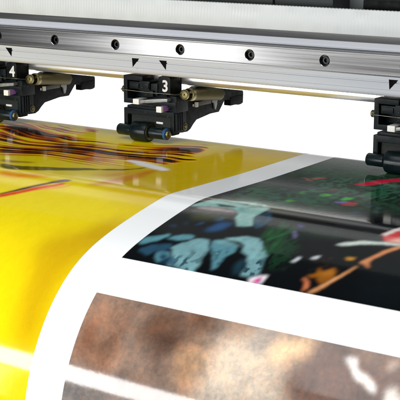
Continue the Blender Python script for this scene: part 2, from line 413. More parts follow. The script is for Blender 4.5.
    s = MB(); s.lathe([(0, 3.0), (0.9, 3.0), (1.1, 2.6), (1.1, 2.2), (0.6, 2.0), (0.6, 1.5), (1.5, 1.2), (1.6, 0)], (94.2, 41.9, -65.4), (1, 0, 0), 30); B(s, 'pivot_screw', M_BRASS, arm)
    s = MB(); s.box(94.1, 95.3, 58.6, 78.0, -51.6, -48.2, 0.3); B(s, 'latch_plate', M_TRIM, arm)
    s = MB(); s.box(94.1, 96.4, 56.0, 58.4, -52.0, -48.0, 0.4); s.box(94.1, 95.0, 53.2, 54.6, -51.2, -49.2, 0.3); B(s, 'latch_stud', M_WHITEP, arm)
    s = MB(); s.prism([(79.2, -48.2), (87.0, -48.8), (86.6, -53.5), (84.8, -57.6), (83.2, -57.0), (82.2, -52.2), (79.2, -50.8)], 'X', 94.1, 95.4, 0.25); B(s, 'latch_hook', M_TONGUE, arm)
    return root

def numeral(txt, tab):
    cu = bpy.data.curves.new('numeral', 'FONT'); cu.body = txt; cu.size = 0.0122; cu.extrude = 0.00012; cu.offset = 0.00032
    cu.align_x = 'CENTER'
    t = bpy.data.objects.new('numeral_source', cu); C.objects.link(t)
    me = bpy.data.meshes.new_from_object(t.evaluated_get(bpy.context.evaluated_depsgraph_get()))
    bpy.data.objects.remove(t); bpy.data.curves.remove(cu)
    me.name = 'numeral'; me.materials.clear(); me.materials.append(M_PAINT)
    zmin = min(v.co.y for v in me.vertices); zmax = max(v.co.y for v in me.vertices)
    xm = (min(v.co.x for v in me.vertices) + max(v.co.x for v in me.vertices)) / 2
    k = 0.0092 / (zmax - zmin)
    for v in me.vertices:
        v.co = ((v.co.x - xm)*k*0.98 + (86.1 - HX)*MM, (27.93 - HY)*MM - v.co.z, (v.co.y - zmin)*k + (-37.3 + ZS)*MM)
    o = bpy.data.objects.new('numeral', me); C.objects.link(o); o.parent = tab
    return o

def copy_tree(o, parent=None):
    c = o.copy(); C.objects.link(c)
    if parent: c.parent = parent
    for ch in list(o.children): copy_tree(ch, c)
    return c
h3 = make_holder()
GRP = 'pinch roller holders under the gantry'
h4 = copy_tree(h3); h4.location.x += -158.0 * MM
h5 = copy_tree(h3); h5.location.x += 218.6 * MM
tag(h3, 'black pinch roller holder with white numeral 3, rolling on the yellow print', 'roller holder', GRP)
tag(h4, 'black pinch roller holder with white numeral 4, cut off at the left', 'roller holder', GRP)
tag(h5, 'black pinch roller holder on the dark print, cut off at the right', 'roller holder', GRP)
def tab_of(h): return [c for c in h.children if c.name.startswith('number_tab')][0]
numeral('3', tab_of(h3)); numeral('4', tab_of(h4))

# ink shapes of the three printed pictures and one painted glint: (colour, outline in (x, arc length) mm on the sheet, softness, raggedness, opacity)
ART = {
 'yellow': [
  ((206,166,6),[(137.3,99),(142.7,89),(149.3,82),(161.4,74),(171.1,67),(183.4,54),(191.8,53),(201,63),(203.7,75),(199.7,95),(200,113),(202,138),(200.6,152),(197.5,166),(192,175),(181.6,185),(173.2,171),(151.1,125)],16,1,0.3),
  ((188,146,6),[(160.4,96),(162.9,91),(166.9,87),(174.6,83),(180.5,76),(187.2,62),(190.3,53),(192,44),(194.6,49),(198.7,70),(199.3,82),(197.1,94),(196.2,103),(195.4,116),(194.9,124),(195.1,133),(195.8,143),(196.8,157),(194.5,163),(188.5,164),(184.1,161),(178.4,152),(175.7,142),(173.6,126),(169.7,115),(162.8,103)],9,1,0.75),
  ((200,158,8),[(106.5,-54),(118.9,-109),(135.4,-141),(163.1,-168),(184.7,-168),(196.8,-168),(198.4,-136),(195.9,-56),(201.7,-8),(207.9,25),(205.2,36),(198.4,38),(187.2,35),(164.7,26),(147.2,14),(116.7,-18)],10,1,0.6),
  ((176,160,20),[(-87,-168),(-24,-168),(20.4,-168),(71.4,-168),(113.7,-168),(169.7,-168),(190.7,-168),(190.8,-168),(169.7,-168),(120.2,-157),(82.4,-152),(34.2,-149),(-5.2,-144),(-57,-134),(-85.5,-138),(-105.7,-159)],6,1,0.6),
  ((30,20,12),[(42.4,-4),(51.2,-3),(59.8,-5),(73.2,-11),(85.1,-17),(102.3,-27),(109.9,-29),(112.2,-26),(107.2,-21),(92.2,-9),(81.7,-1),(69.7,6),(61.8,8),(54.2,9),(48.9,6),(41.9,-1)],1,0.5,0.82),
  ((60,34,12),[(113.4,-32),(123,-39),(127.9,-45),(131,-54),(133.6,-62),(137.2,-74),(136.5,-70),(131.5,-47),(125.9,-35),(116.7,-28),(112.3,-26),(110.4,-29)],1,0.5,0.9),
  ((120,70,20),[(32.8,-16),(43,-18),(50.3,-20),(58.8,-21),(59,-19),(51.1,-13),(45,-10),(37.3,-10),(33.1,-11),(30,-14)],2,0.6,0.7),
  ((222,100,14),[(58,13),(66.5,13),(73.2,14),(82,13),(89.1,12),(98.5,10),(99.3,12),(91.5,17),(84.9,20),(76,21),(70.5,22),(65.4,22),(61.6,20),(56.8,15)],3,1,0.85),
  ((206,120,10),[(133.8,14),(138.1,6),(139.2,-3),(138.8,-18),(138.9,-28),(139.7,-42),(141,-48),(143.5,-51),(146.3,-45),(150.9,-26),(151.8,-11),(149.2,6),(143.8,13),(135.2,15)],3,1,0.75),
  ((206,130,10),[(118.8,-10),(126.8,-19),(131.4,-27),(135.2,-36),(136.7,-34),(136.5,-20),(131.9,-13),(120.3,-8)],3,1,0.6),
  ((66,30,44),[(86.5,49.7),(94.8,36.7),(100.9,28.6),(106.9,20.1),(113.3,11.7),(118.1,10.7),(118,15.2),(109.5,23.2),(104.7,30.3),(99.8,37.3),(94.1,44.6),(88.3,51.7)],1,0.3,1),
  ((150,130,160),[(106.9,20.1),(113.7,12.2),(118.6,11.8),(115.8,17.8)],1,0.3,0.8),
  ((216,56,12),[(88,51.3),(93.4,45),(98.7,38.6),(108,26.6),(117.1,18.9),(120.8,18.6),(118.3,23.4),(108.2,34.5),(99,46.4),(91.5,55.3)],1,0.5,1),
  ((228,120,20),[(106.4,34),(113.1,28),(118.2,24),(124.8,20),(126.3,21),(123.7,26),(118.5,30),(108,35)],2,0.5,0.6),
  ((246,244,247),[(104.5,-70),(110.8,-71),(118.3,-70),(130.8,-66),(138.9,-63),(147.3,-59),(150.4,-56),(150.1,-52),(146.9,-51),(139.2,-52),(132.4,-54),(122.6,-58),(116.1,-61),(109.4,-64),(105.6,-66),(103,-69)],2,0.6,1),  # white glint on the gloss, painted into the picture
 ],
 'dark': [
  ((24,44,30),[(238.3,19.3),(238.7,7.3),(236.2,-9.6),(233.1,-27.7),(229.9,-46.6),(226.6,-66.3),(223.7,-86),(221.1,-105.7),(218.4,-126.2),(222.8,-135.6),(227.3,-145.2),(231.9,-154.9),(235.3,-168),(245,-168),(254.5,-168),(264,-168),(273.3,-168),(282.5,-168),(291.6,-168),(292,-168),(304.8,-139.2),(321.8,-101.8),(337.7,-66.9),(353,-33.2),(347,-29.5),(341,-25.8),(334.9,-22.1),(328.9,-18.4),(322.8,-14.7),(316.8,-11),(310.7,-7.3),(304.6,-3.6),(298.6,0.1),(292.4,3.8),(282.9,8),(272.9,11.7),(247.4,-6.4),(244.1,8.5)],5,1,0.9),
  ((36,60,44),[(218.4,-126.2),(221.4,-139),(224.4,-152.1),(226.7,-168),(236.8,-168),(246.9,-168),(256.8,-168),(266.5,-168),(276.2,-168),(276.6,-168),(294.4,-129.6),(315.5,-85.1),(307.3,-83),(299.1,-80.9),(290.8,-78.8),(282.5,-76.7),(274.1,-74.5),(260.3,-79.3),(246.2,-84.1)],8,1,0.7),
  ((40,98,64),[(229.8,6.4),(228.6,-9.1),(227.1,-25.4),(225.6,-42.4),(224.1,-59.9),(222.7,-77.7),(222.7,-97.8),(222.8,-118.5),(229.3,-124),(235.9,-129.5),(242.5,-135),(249.1,-140.5),(255.8,-146),(262.4,-151.6),(269,-157.1),(275.4,-163.3),(282.9,-168),(292.1,-168),(311.3,-124.9),(331.2,-81.2),(350.2,-39.4),(343.8,-36.3),(337.4,-33.2),(331,-30.1),(324.6,-27),(318.1,-23.9),(311.7,-20.8),(305.2,-17.7),(298.7,-14.5),(292.2,-11.4),(285.6,-8.2),(278,-0.3),(270.1,7.1),(260.2,6.9),(250.2,6.7),(240.1,6.5)],5,1,0.34,1),
  ((64,126,98),[(229.3,-11.5),(229.9,-28.2),(230.6,-45.5),(231.3,-63.3),(235.2,-76.4),(239.4,-89.3),(247.6,-93.4),(255.8,-97.5),(263.9,-101.6),(272.1,-105.7),(280.2,-109.8),(288.2,-113.9),(296.3,-117.9),(322.6,-63),(316.2,-56.9),(309.9,-50.8),(303.6,-44.7),(297.3,-38.7),(291,-32.6),(284.7,-26.6),(278.5,-20.7),(272.5,-14.6),(266.6,-8.7),(260.6,-2.7),(250.4,-5.6),(239.9,-8.5)],3,1,0.3,1),
  ((16,26,20),[(220.2,-65.5),(224.8,-79.2),(229.7,-92.5),(254.3,-79.9),(266.1,-49),(257.1,-42.2),(248.1,-35.4)],5,1,0.8),
  ((34,70,92),[(226.7,83.7),(231.1,78.3),(238.5,72.8),(243.2,72.4),(245.3,78.1),(239.1,82.6),(236.2,88.4),(229.2,86.3)],1,0.7,1),
  ((84,136,148),[(222.3,76.7),(223.2,70.9),(229.2,66.7),(234.2,62.1),(236.3,63.9),(233.2,68.8),(232.1,72.6),(228.2,76),(225.3,79)],1,0.5,1),
  ((84,136,148),[(236.1,66.7),(239.4,63.3),(245.6,59.5),(250.6,60),(250.9,63.7),(246.1,67.6),(240.8,68)],1,0.5,1),
  ((112,156,162),[(245.1,76.1),(248.2,70.7),(251.6,65.8),(256.1,62.4),(265,73),(269,85.7),(272.4,94.3),(263.7,94),(253.5,92.1),(251.8,85.1)],1,0.5,1),
  ((34,70,92),[(250.6,85.1),(257.1,82),(266.9,80.6),(272.4,94.3),(263.7,94),(253.4,92.5)],1,0.8,0.75,1),
  ((6,12,16),[(255.9,89.4),(262,84),(267.9,80.3),(272.1,93.8),(264.4,93.2)],1,0.5,0.46,1),
  ((84,136,148),[(239.9,83.8),(242,80.6),(247,80.7),(250.7,84.5),(248.8,87.8),(246.8,91.2),(242.6,87.7)],1,0.5,1),
  ((6,12,16),[(244.2,86.1),(245.8,83.8),(249.2,85.5),(248,88.4)],1,0.4,1),
  ((6,12,16),[(239,70.8),(241.5,69.1),(243.8,71.1),(241,72.4)],1,0.4,1),
  ((28,66,92),[(239.3,83),(243.7,78.6),(254.9,89.7),(268.7,94.4),(265.8,95.4),(251.8,92.2)],2,0.8,0.6),
  ((22,50,72),[(226.9,52.6),(230.9,50.1),(233.8,53.3),(230.1,55.3)],1,1,0.8),
  ((22,50,72),[(231.9,46.9),(235.3,44.4),(237.5,46.8)],1,1,0.8),
  ((58,66,36),[(229.5,33.5),(239.2,28.3),(256.3,30.3),(253.3,34.5),(246.4,37),(239.4,39.5)],3,1,0.9),
  ((142,184,178),[(222.1,22.7),(225.6,14.7),(227.8,4.5),(239,3.5),(246.6,0.4),(254.1,-2.7),(263,0),(270.6,7.5),(270.4,14.5),(269.2,23.9),(275.8,35.8),(266.7,39),(259.2,29.2),(257.5,23.3),(251.1,18.8),(241.7,18.9),(229.6,20.6)],1,0.4,1),
  ((104,150,150),[(244.1,3.4),(248.8,2.8),(274.1,36.4),(268.4,38.4),(257.5,23.3)],2,0.5,0.5),
  ((150,142,142),[(226.6,22.8),(236.7,17.9),(251.7,18.6),(257.2,22.7),(249.2,23.7),(240.9,24.4),(232.6,25)],1,0.3,1),
  ((90,84,84),[(226.7,27.2),(238.4,24.9),(246.7,24.3),(254.8,23.6),(257.7,25.9),(243.2,27.9),(228.5,29.9)],1,0.3,0.9),
  ((24,34,34),[(235.3,13.6),(247,12.5),(250.7,15.9),(240.5,17.1)],1,0.4,0.9),
  ((34,70,92),[(271.6,27.9),(270.9,19.9),(273.8,12.1),(281.2,24.3),(281.7,34.2),(279.3,38.1)],1,0.6,1),
  ((6,12,16),[(272.2,27.7),(272,21.2),(275.6,16.2),(279.8,24.2),(280.5,33.4)],1,0.5,0.46,1),
  ((36,78,124),[(251.4,48.9),(254.6,38.7),(262.7,35.9),(261.7,45.3),(255.4,50.7)],2,0.8,0.9),
  ((36,80,110),[(248.7,36.2),(250.8,30.7),(254.7,34),(252.7,37.9)],1,0.8,0.9),
  ((30,70,110),[(241.7,47.2),(244.6,40.8),(246.3,42.6)],1,0.8,0.9),
  ((84,136,148),[(246.8,59.1),(251.2,60.3),(250.6,64.6)],1,0.5,1),
  ((112,156,162),[(251.3,65.7),(254.6,62.2),(261.4,61),(268.7,71.5),(269.7,80.6),(272.4,89.3),(269.4,93),(261.1,80.4)],1,0.5,1),
  ((6,12,16),[(257.6,75),(266.8,74.5),(270.1,81.6),(272.4,89.3),(269.4,93)],1,0.5,0.46,1),
  ((84,136,148),[(264.4,61.3),(270.7,57.2),(281.4,60.9),(284.2,68.9),(281.8,76.8),(283.1,87.3),(281.3,90.2),(274.8,76.7),(267.1,67)],1,0.5,1),
  ((112,156,162),[(265.4,61.8),(271.1,58.2),(280.2,61.5),(272.4,64.2)],1,0.3,0.8),
  ((6,12,16),[(270.9,70.8),(280.1,67.8),(281.8,76.8),(282.9,86.9)],1,0.5,0.46,1),
  ((126,172,176),[(269.5,55.4),(280,50.4),(289.2,49.9),(297.7,59.2),(304.5,67.1),(303,72.8),(301.4,75.6),(295.4,75.3),(293.8,70.6),(288,67.6),(285.9,62),(277.6,59.5)],1,0.5,1),
  ((6,12,16),[(273.5,57.4),(279.9,56.8),(285.8,60.7),(285.6,63.3),(279.9,60.6)],1,0.3,1),
  ((112,156,162),[(295.1,74.9),(303,72.4),(304.6,70.9),(309.9,85.5),(308,90),(300.7,89.2),(298.6,79.5)],1,0.5,1),
  ((34,70,92),[(296.4,75.9),(304.4,71.9),(309.9,85.5),(308,89.6),(300.8,88.2)],1,0.5,0.85,1),
  ((6,12,16),[(296.4,75.9),(304.7,71.8),(309.9,85.5),(308,89.6),(300.8,88.9)],1,0.5,0.46,1),
  ((6,12,16),[(291.1,64.1),(292.3,61.6),(293.1,63.4)],1,0.3,0.7),
  ((6,12,16),[(298.2,69.2),(299.4,66.8),(300.2,69)],1,0.3,0.7),
  ((6,12,16),[(278.8,55),(281.4,52.7),(282,54.4)],1,0.3,0.6),
  ((28,62,76),[(292.6,82.4),(292,73.6),(295.8,77),(299.5,88.5),(296.3,88.5)],2,0.8,0.8),
  ((236,232,236),[(306.6,91.5),(311.4,87.1),(315.5,86.3),(316.1,93.6),(308.7,94.5)],1,0.3,1),
  ((204,40,146),[(309.6,93.5),(311.5,89.4),(313.6,88.7),(314.6,94)],1,0.3,1),
  ((6,12,16),[(312.8,89),(313.7,87.6),(314.1,93)],1,0.2,1),
  ((16,58,32),[(284.2,41.7),(290.4,27.3),(304,34.5),(315.7,52.8),(320.1,73.7),(312.6,78.4),(300,63.6)],4,1,0.7,1),
  ((14,64,30),[(290.3,45.6),(289.7,41.2),(288.3,35.1),(286.2,28.1),(286.2,28.1),(287.6,34.6),(288.9,40.6),(289.9,45.3)],1,0.4,0.7),
  ((10,36,24),[(296.3,48.8),(294.9,41),(291.5,29.6),(286.1,15.2),(286.2,15.2),(290.3,29),(293.4,40.2),(295.7,48.4)],1,0.4,0.7),
  ((14,64,30),[(291.9,47.2),(292,44.7),(291.3,40.8),(289.6,36.2),(289.7,36.3),(289.7,39.7),(290.2,43.3),(291.1,46.6)],1,0.4,0.7),
  ((12,48,28),[(305.6,59.3),(305.7,56.5),(305.2,52.5),(304.2,48),(304.3,48),(304.5,52),(304.8,55.8),(305.2,59)],1,0.4,0.7),
  ((30,100,46),[(301.9,57.2),(301.5,52.6),(300.2,46.2),(298,38.6),(298,38.6),(299.3,45.5),(300.4,51.8),(301.4,56.9)],1,0.4,0.7),
  ((14,64,30),[(307.4,59.5),(309.5,56),(310.5,49.9),(310.1,41.9),(310.2,42),(308.9,48.3),(307.7,54),(306.7,58.6)],1,0.4,0.7),
  ((30,100,46),[(304.3,62),(305,56.9),(304.6,49.3),(302.9,39.9),(303,39.9),(303.5,48.4),(303.7,55.8),(303.8,61.5)],1,0.4,0.7),
  ((14,64,30),[(295.7,53.4),(295.6,50.2),(294.9,45.8),(293.6,40.7),(293.6,40.7),(294.1,45.2),(294.7,49.5),(295.3,53.1)],1,0.4,0.7),
  ((12,48,28),[(304.6,64.8),(305.6,61.5),(305.9,56.7),(305.5,50.7),(305.6,50.8),(305.1,55.9),(304.6,60.6),(304.2,64.4)],1,0.4,0.7),
  ((30,100,46),[(294.4,43.2),(295.4,37.9),(295.2,29.7),(293.5,19.2),(293.6,19.3),(294.2,28.8),(294.2,36.7),(293.9,42.7)],1,0.4,0.7),
  ((12,48,28),[(300.3,59.8),(300.9,56.9),(301,52.8),(300.5,47.9),(300.5,47.9),(300.2,52.1),(300,56.1),(299.9,59.4)],1,0.4,0.7),
  ((20,84,38),[(290.3,49.2),(291.1,44.6),(291,37.5),(289.8,28.8),(289.9,28.9),(290.2,36.8),(290.1,43.6),(289.8,48.8)],1,0.4,0.7),
  ((14,64,30),[(300.4,47.6),(300.9,45.7),(300.5,42.6),(299.3,38.8),(299.4,38.9),(298.9,41.3),(298.9,44.1),(299.6,46.9)],1,0.4,0.7),
  ((12,48,28),[(306.3,57.3),(304.9,49.9),(301.8,39.2),(297.2,26.2),(297.3,26.3),(300.9,38.8),(303.8,49.3),(305.8,57)],1,0.4,0.7),
  ((14,64,30),[(297,58.5),(299,54.8),(300.1,48.8),(300.1,41),(300.1,41.1),(299.1,47.8),(297.8,53.6),(296.5,58)],1,0.4,0.7),
  ((20,84,38),[(294.6,53.7),(294.9,51.2),(294.6,47.7),(293.6,43.4),(293.7,43.5),(293.5,46.8),(293.7,50.2),(294.1,53.2)],1,0.4,0.7),
  ((12,48,28),[(287.4,45.4),(288.6,43.9),(289.1,40.8),(288.5,36.6),(288.7,36.7),(287.3,38.9),(286.5,41.6),(286.5,44.4)],1,0.4,0.7),
  ((14,64,30),[(298.4,52.2),(299.7,50.6),(300.6,47.9),(301,44.6),(301,44.6),(299.9,47.1),(298.8,49.5),(298.1,51.7)],1,0.4,0.7),
  ((14,64,30),[(289.5,47.9),(288.8,42.1),(286.7,33.8),(283.2,23.7),(283.3,23.7),(285.4,33),(287.3,41.1),(288.8,47.4)],1,0.4,0.7),
  ((12,48,28),[(297.1,49.7),(298.3,48.6),(298.8,46.4),(298.5,43.3),(298.6,43.4),(297.3,44.8),(296.5,46.6),(296.4,48.8)],1,0.4,0.7),
  ((30,100,46),[(304,64.8),(304,60.7),(303,54.8),(301.1,47.8),(301.1,47.9),(301.8,54),(302.6,59.7),(303.4,64.3)],1,0.4,0.7),
  ((20,84,38),[(295,53.6),(295.3,49),(294.6,42.1),(292.7,33.7),(292.8,33.8),(293.4,41.2),(293.9,47.8),(294.3,53.1)],1,0.4,0.7),
  ((20,84,38),[(290.4,49.9),(290.3,46.6),(289.3,41.9),(287.6,36.4),(287.7,36.4),(288.2,41.1),(288.9,45.6),(289.8,49.5)],1,0.4,0.7),
  ((14,64,30),[(293.9,50.8),(293.9,44.7),(292.1,35.3),(288.5,23.5),(288.7,23.5),(290.4,34.1),(291.8,43.1),(293,50.2)],1,0.4,0.7),
  ((14,64,30),[(302.8,63.1),(304.4,59.9),(305.3,54.7),(305.1,48.2),(305.1,48.3),(304.1,53.6),(303.1,58.5),(302.3,62.4)],1,0.4,0.7),
  ((20,84,38),[(290.4,48.8),(292.5,45.1),(293.7,38.9),(293.5,30.7),(293.6,30.8),(292.6,37.8),(291.2,43.7),(289.9,48.2)],1,0.4,0.7),
  ((10,36,24),[(304.1,59.9),(305.6,56.7),(306.6,51.7),(306.6,45.4),(306.6,45.5),(305.7,50.8),(304.6,55.6),(303.6,59.4)],1,0.4,0.7),
  ((30,100,46),[(305.6,59.3),(305.8,56),(305.4,51.4),(304.4,45.9),(304.5,46),(304.7,50.8),(304.9,55.3),(305.2,59)],1,0.4,0.7),
  ((10,36,24),[(309.3,62.1),(308.4,56.5),(306.4,48.7),(303.4,39.5),(303.4,39.5),(305.6,48.3),(307.5,56),(308.9,61.9)],1,0.4,0.7),
  ((30,100,46),[(305.7,55.9),(305.7,53.5),(305,50.1),(303.7,46.1),(303.8,46.2),(303.8,49.3),(304.2,52.5),(305,55.4)],1,0.4,0.7),
  ((20,84,38),[(306.6,62.2),(306,58.8),(304.9,54.3),(303.2,49.2),(303.2,49.2),(304.2,53.9),(305.2,58.4),(306.2,62)],1,0.4,0.7),
  ((20,84,38),[(297.3,43.7),(298.9,39.7),(299.5,33),(298.8,24.4),(298.9,24.5),(298.2,31.7),(297.4,38),(296.7,43)],1,0.4,0.7),
  ((10,36,24),[(298.6,45.7),(298.6,40.5),(297.4,32.8),(294.7,23.3),(294.8,23.4),(295.8,31.7),(296.8,39.1),(297.8,45.1)],1,0.4,0.7),
  ((10,36,24),[(298.6,54.4),(298.3,51.9),(297.4,48.6),(296.1,44.9),(296.2,44.9),(296.6,48.2),(297.3,51.4),(298.2,54.2)],1,0.4,0.7),
  ((14,64,30),[(296,48.1),(294.9,41.5),(292.1,32),(287.7,20.4),(287.8,20.5),(290.7,31.2),(293.2,40.5),(295.3,47.6)],1,0.4,0.7),
  ((14,64,30),[(292.2,42.7),(294.2,38.9),(294.9,32.2),(294,23.2),(294.1,23.3),(293.2,30.4),(292.2,36.6),(291.4,41.7)],1,0.4,0.7),
  ((30,100,46),[(294.2,47.4),(294.4,40.9),(292.8,31),(289.2,18.3),(289.3,18.4),(291.2,29.8),(292.5,39.4),(293.4,46.7)],1,0.4,0.7),
  ((12,48,28),[(291.8,44.6),(293.5,40.2),(294.2,32.9),(293.3,23.4),(293.4,23.5),(292.9,31.7),(292,38.6),(291.2,43.9)],1,0.4,0.7),
  ((20,84,38),[(302.7,61.9),(301.8,55.8),(299.5,47),(295.8,36.5),(295.9,36.6),(298.2,46.4),(300.3,54.9),(302,61.5)],1,0.4,0.7),
  ((12,48,28),[(302.9,51.9),(303.7,50.1),(303.7,46.9),(302.8,42.8),(302.9,42.9),(302.1,45.4),(301.8,48.3),(302.1,51.2)],1,0.4,0.7),
  ((10,36,24),[(290.6,47.1),(290.8,42.9),(289.8,36.6),(287.5,28.8),(287.6,28.9),(288.1,35.3),(288.7,41.3),(289.7,46.4)],1,0.4,0.7),
  ((14,64,30),[(288.9,48),(288.1,42.3),(286,34.2),(282.6,24.4),(282.6,24.4),(284.8,33.4),(286.7,41.4),(288.3,47.6)],1,0.4,0.7),
  ((12,48,28),[(300.6,52.7),(300.7,50.3),(300.1,46.8),(299,42.8),(299,42.9),(299.1,46.1),(299.4,49.3),(300.1,52.3)],1,0.4,0.7),
  ((10,36,24),[(307.7,63.6),(309.1,60.3),(309.5,54.8),(308.7,47.8),(308.8,47.9),(308,53.4),(307.3,58.5),(306.9,62.9)],1,0.4,0.7),
  ((10,36,24),[(304.5,62.8),(305.5,58.3),(305.4,51.4),(303.9,42.7),(304,42.8),(303.9,50.2),(303.8,56.8),(303.7,62.1)],1,0.4,0.7),
  ((12,48,28),[(299.1,52.4),(300.3,50.9),(300.8,48.1),(300.4,44.2),(300.5,44.3),(299.1,46.3),(298.4,48.8),(298.3,51.4)],1,0.4,0.7),
  ((10,36,24),[(296,52.9),(297,49.2),(297.4,43.6),(296.7,36.7),(296.8,36.8),(296.5,42.8),(296,48.2),(295.5,52.4)],1,0.4,0.7),
  ((10,36,24),[(301.2,49.6),(301.4,45.1),(300.4,38.3),(298.2,30),(298.3,30.1),(298.8,37.1),(299.5,43.5),(300.3,48.9)],1,0.4,0.7),
  ((12,48,28),[(296.2,58.6),(296,52.4),(294.5,43.4),(291.6,32.3),(291.7,32.4),(293.5,42.7),(294.8,51.5),(295.6,58.2)],1,0.4,0.7),
  ((14,64,30),[(290,43.8),(291.3,43),(292,41.1),(291.9,38.1),(292,38.2),(290.5,39.3),(289.6,40.8),(289.3,42.8)],1,0.4,0.7),
  ((30,100,46),[(307.7,62.7),(308.5,60.8),(308.6,57.7),(308,53.7),(308.1,53.8),(307.3,56.5),(306.9,59.3),(307,62.1)],1,0.4,0.7),
  ((20,84,38),[(298,42.4),(300.3,39.6),(301.8,34.5),(301.9,27.5),(302,27.6),(300.4,32.9),(298.7,37.7),(297.3,41.6)],1,0.4,0.7),
  ((12,48,28),[(303.7,58.8),(305.5,56),(306.4,51.1),(306.2,44.6),(306.3,44.7),(304.9,49.5),(303.7,54.1),(303,58)],1,0.4,0.7),
  ((20,84,38),[(305.5,61.5),(306,59),(305.9,55.2),(305.2,50.6),(305.3,50.7),(305,54.3),(304.8,57.9),(305,61.1)],1,0.4,0.7),
  ((30,100,46),[(293.5,51),(295.6,48.6),(297.1,44.3),(297.5,38.5),(297.6,38.6),(295.9,42.9),(294.2,46.9),(292.9,50.3)],1,0.4,0.7),
  ((12,48,28),[(300.9,47.9),(301.6,44.5),(301.7,39.5),(300.9,33.4),(301,33.5),(300.7,38.7),(300.5,43.5),(300.4,47.4)],1,0.4,0.7),
  ((30,100,46),[(301.6,58),(301.9,53.5),(301,46.8),(299,38.6),(299.1,38.7),(299.7,45.8),(300.3,52.3),(301,57.5)],1,0.4,0.7),
  ((12,48,28),[(289.1,45.3),(291.7,41.8),(293.3,35.4),(293.3,26.7),(293.4,26.8),(291.9,33.9),(290.2,39.9),(288.5,44.5)],1,0.4,0.7),
  ((30,100,46),[(291.2,45.2),(291.2,41.9),(290.2,36.9),(288.1,31),(288.2,31),(288.5,35.8),(289.3,40.4),(290.3,44.6)],1,0.4,0.7),
  ((14,64,30),[(296.6,44.7),(296.6,41.4),(295.9,36.9),(294.6,31.5),(294.7,31.6),(295.1,36.2),(295.6,40.6),(296.2,44.3)],1,0.4,0.7),
  ((12,48,28),[(303.9,56.8),(305.7,54.4),(307,50.4),(307.7,45.4),(307.7,45.4),(306.3,49.6),(304.8,53.4),(303.5,56.4)],1,0.4,0.7),
  ((14,64,30),[(299.2,60.3),(300.5,58.9),(301.5,56.4),(302,53.2),(302.1,53.3),(300.8,55.5),(299.6,57.8),(298.8,59.8)],1,0.4,0.7),
  ((20,84,38),[(300.5,66.2),(302.1,64.7),(303,61.7),(303.1,57.7),(303.2,57.8),(301.7,60.3),(300.5,62.9),(299.9,65.5)],1,0.4,0.7),
  ((10,36,24),[(306,63.2),(307.5,58.9),(308.1,52.2),(307.4,43.6),(307.5,43.7),(307.1,51.2),(306.3,57.7),(305.5,62.7)],1,0.4,0.7),
  ((20,84,38),[(298.6,64),(299.1,61.8),(298.9,58.3),(297.7,54),(297.9,54.1),(297.3,57.1),(297.3,60.3),(297.8,63.4)],1,0.4,0.7),
  ((12,48,28),[(292.5,44.1),(293.8,42.6),(294.5,39.8),(294.5,36.1),(294.6,36.2),(293.3,38.4),(292.3,40.9),(291.9,43.3)],1,0.4,0.7),
  ((14,64,30),[(296.3,49.2),(296,45),(294.7,39),(292.5,32),(292.5,32.1),(293.6,38.3),(294.6,44),(295.8,48.8)],1,0.4,0.7),
  ((20,84,38),[(298.6,63.8),(299.6,62.8),(300.4,61.1),(300.8,58.9),(300.9,59),(299.7,60.3),(298.8,61.8),(298.2,63.3)],1,0.4,0.7),
  ((14,64,30),[(296.1,57.7),(296.2,55.6),(295.7,52.6),(294.6,49),(294.7,49.1),(294.6,51.8),(294.9,54.6),(295.5,57.2)],1,0.4,0.7),
  ((30,100,46),[(296.6,45.9),(298.9,42.8),(300.5,37.4),(300.9,30.1),(301,30.2),(299.5,36.2),(297.7,41.3),(296,45.3)],1,0.4,0.7),
  ((14,52,30),[(309.9,69.8),(310.5,66.6),(310.6,62.9),(310.6,62.9),(309.8,65.9),(309.6,69.5)],1,0.4,0.7),
  ((14,52,30),[(315.3,62.9),(316.1,57.9),(316.2,52.2),(316.3,52.2),(315.4,57.2),(315,62.6)],1,0.4,0.7),
  ((14,52,30),[(309.5,72.1),(310.2,68.8),(310.3,64.8),(310.3,64.8),(309.4,68),(309.1,71.7)],1,0.4,0.7),
  ((10,40,26),[(316.3,74.1),(317.4,68.9),(317.6,62.9),(317.7,63),(316.5,68.1),(315.9,73.7)],1,0.4,0.7),
  ((10,40,26),[(321.1,73.4),(322.1,68.8),(322.4,63.4),(322.5,63.5),(321.4,68.1),(320.8,73.2)],1,0.4,0.7),
  ((10,40,26),[(318.2,76.4),(319,72.9),(319.4,68.8),(319.4,68.9),(318.5,72.4),(318,76.3)],1,0.4,0.7),
  ((10,40,26),[(308.3,70),(309.1,64.4),(309.5,58.3),(309.6,58.4),(308.7,64),(308.1,69.8)],1,0.4,0.7),
  ((10,40,26),[(313.2,64.4),(314,59.6),(314.1,54),(314.1,54.1),(313.2,58.8),(312.8,64.1)],1,0.4,0.7),
  ((10,40,26),[(313.8,77.7),(314.8,72.5),(315.4,66.8),(315.4,66.8),(314.4,72.1),(313.6,77.5)],1,0.4,0.7),
  ((10,40,26),[(307.6,64.8),(308.4,58.6),(308.8,51.8),(308.8,51.8),(308,58.2),(307.4,64.6)],1,0.4,0.7),
  ((14,52,30),[(312.1,62),(312.7,58.5),(312.6,54.2),(312.7,54.3),(311.9,57.7),(311.7,61.7)],1,0.4,0.7),
  ((10,40,26),[(309.6,66.7),(310.4,61.9),(310.6,56.5),(310.7,56.5),(309.9,61.4),(309.4,66.5)],1,0.4,0.7),
  ((14,52,30),[(308.2,59.9),(308.9,55.2),(308.9,50),(308.9,50),(308.1,54.5),(307.9,59.6)],1,0.4,0.7),
  ((14,52,30),[(307.5,63.4),(308.2,58),(308.4,52.2),(308.5,52.2),(307.7,57.6),(307.3,63.2)],1,0.4,0.7),
  ((14,52,30),[(311.8,76.5),(312.9,70.9),(313.5,64.7),(313.5,64.7),(312.4,70.4),(311.6,76.3)],1,0.4,0.7),
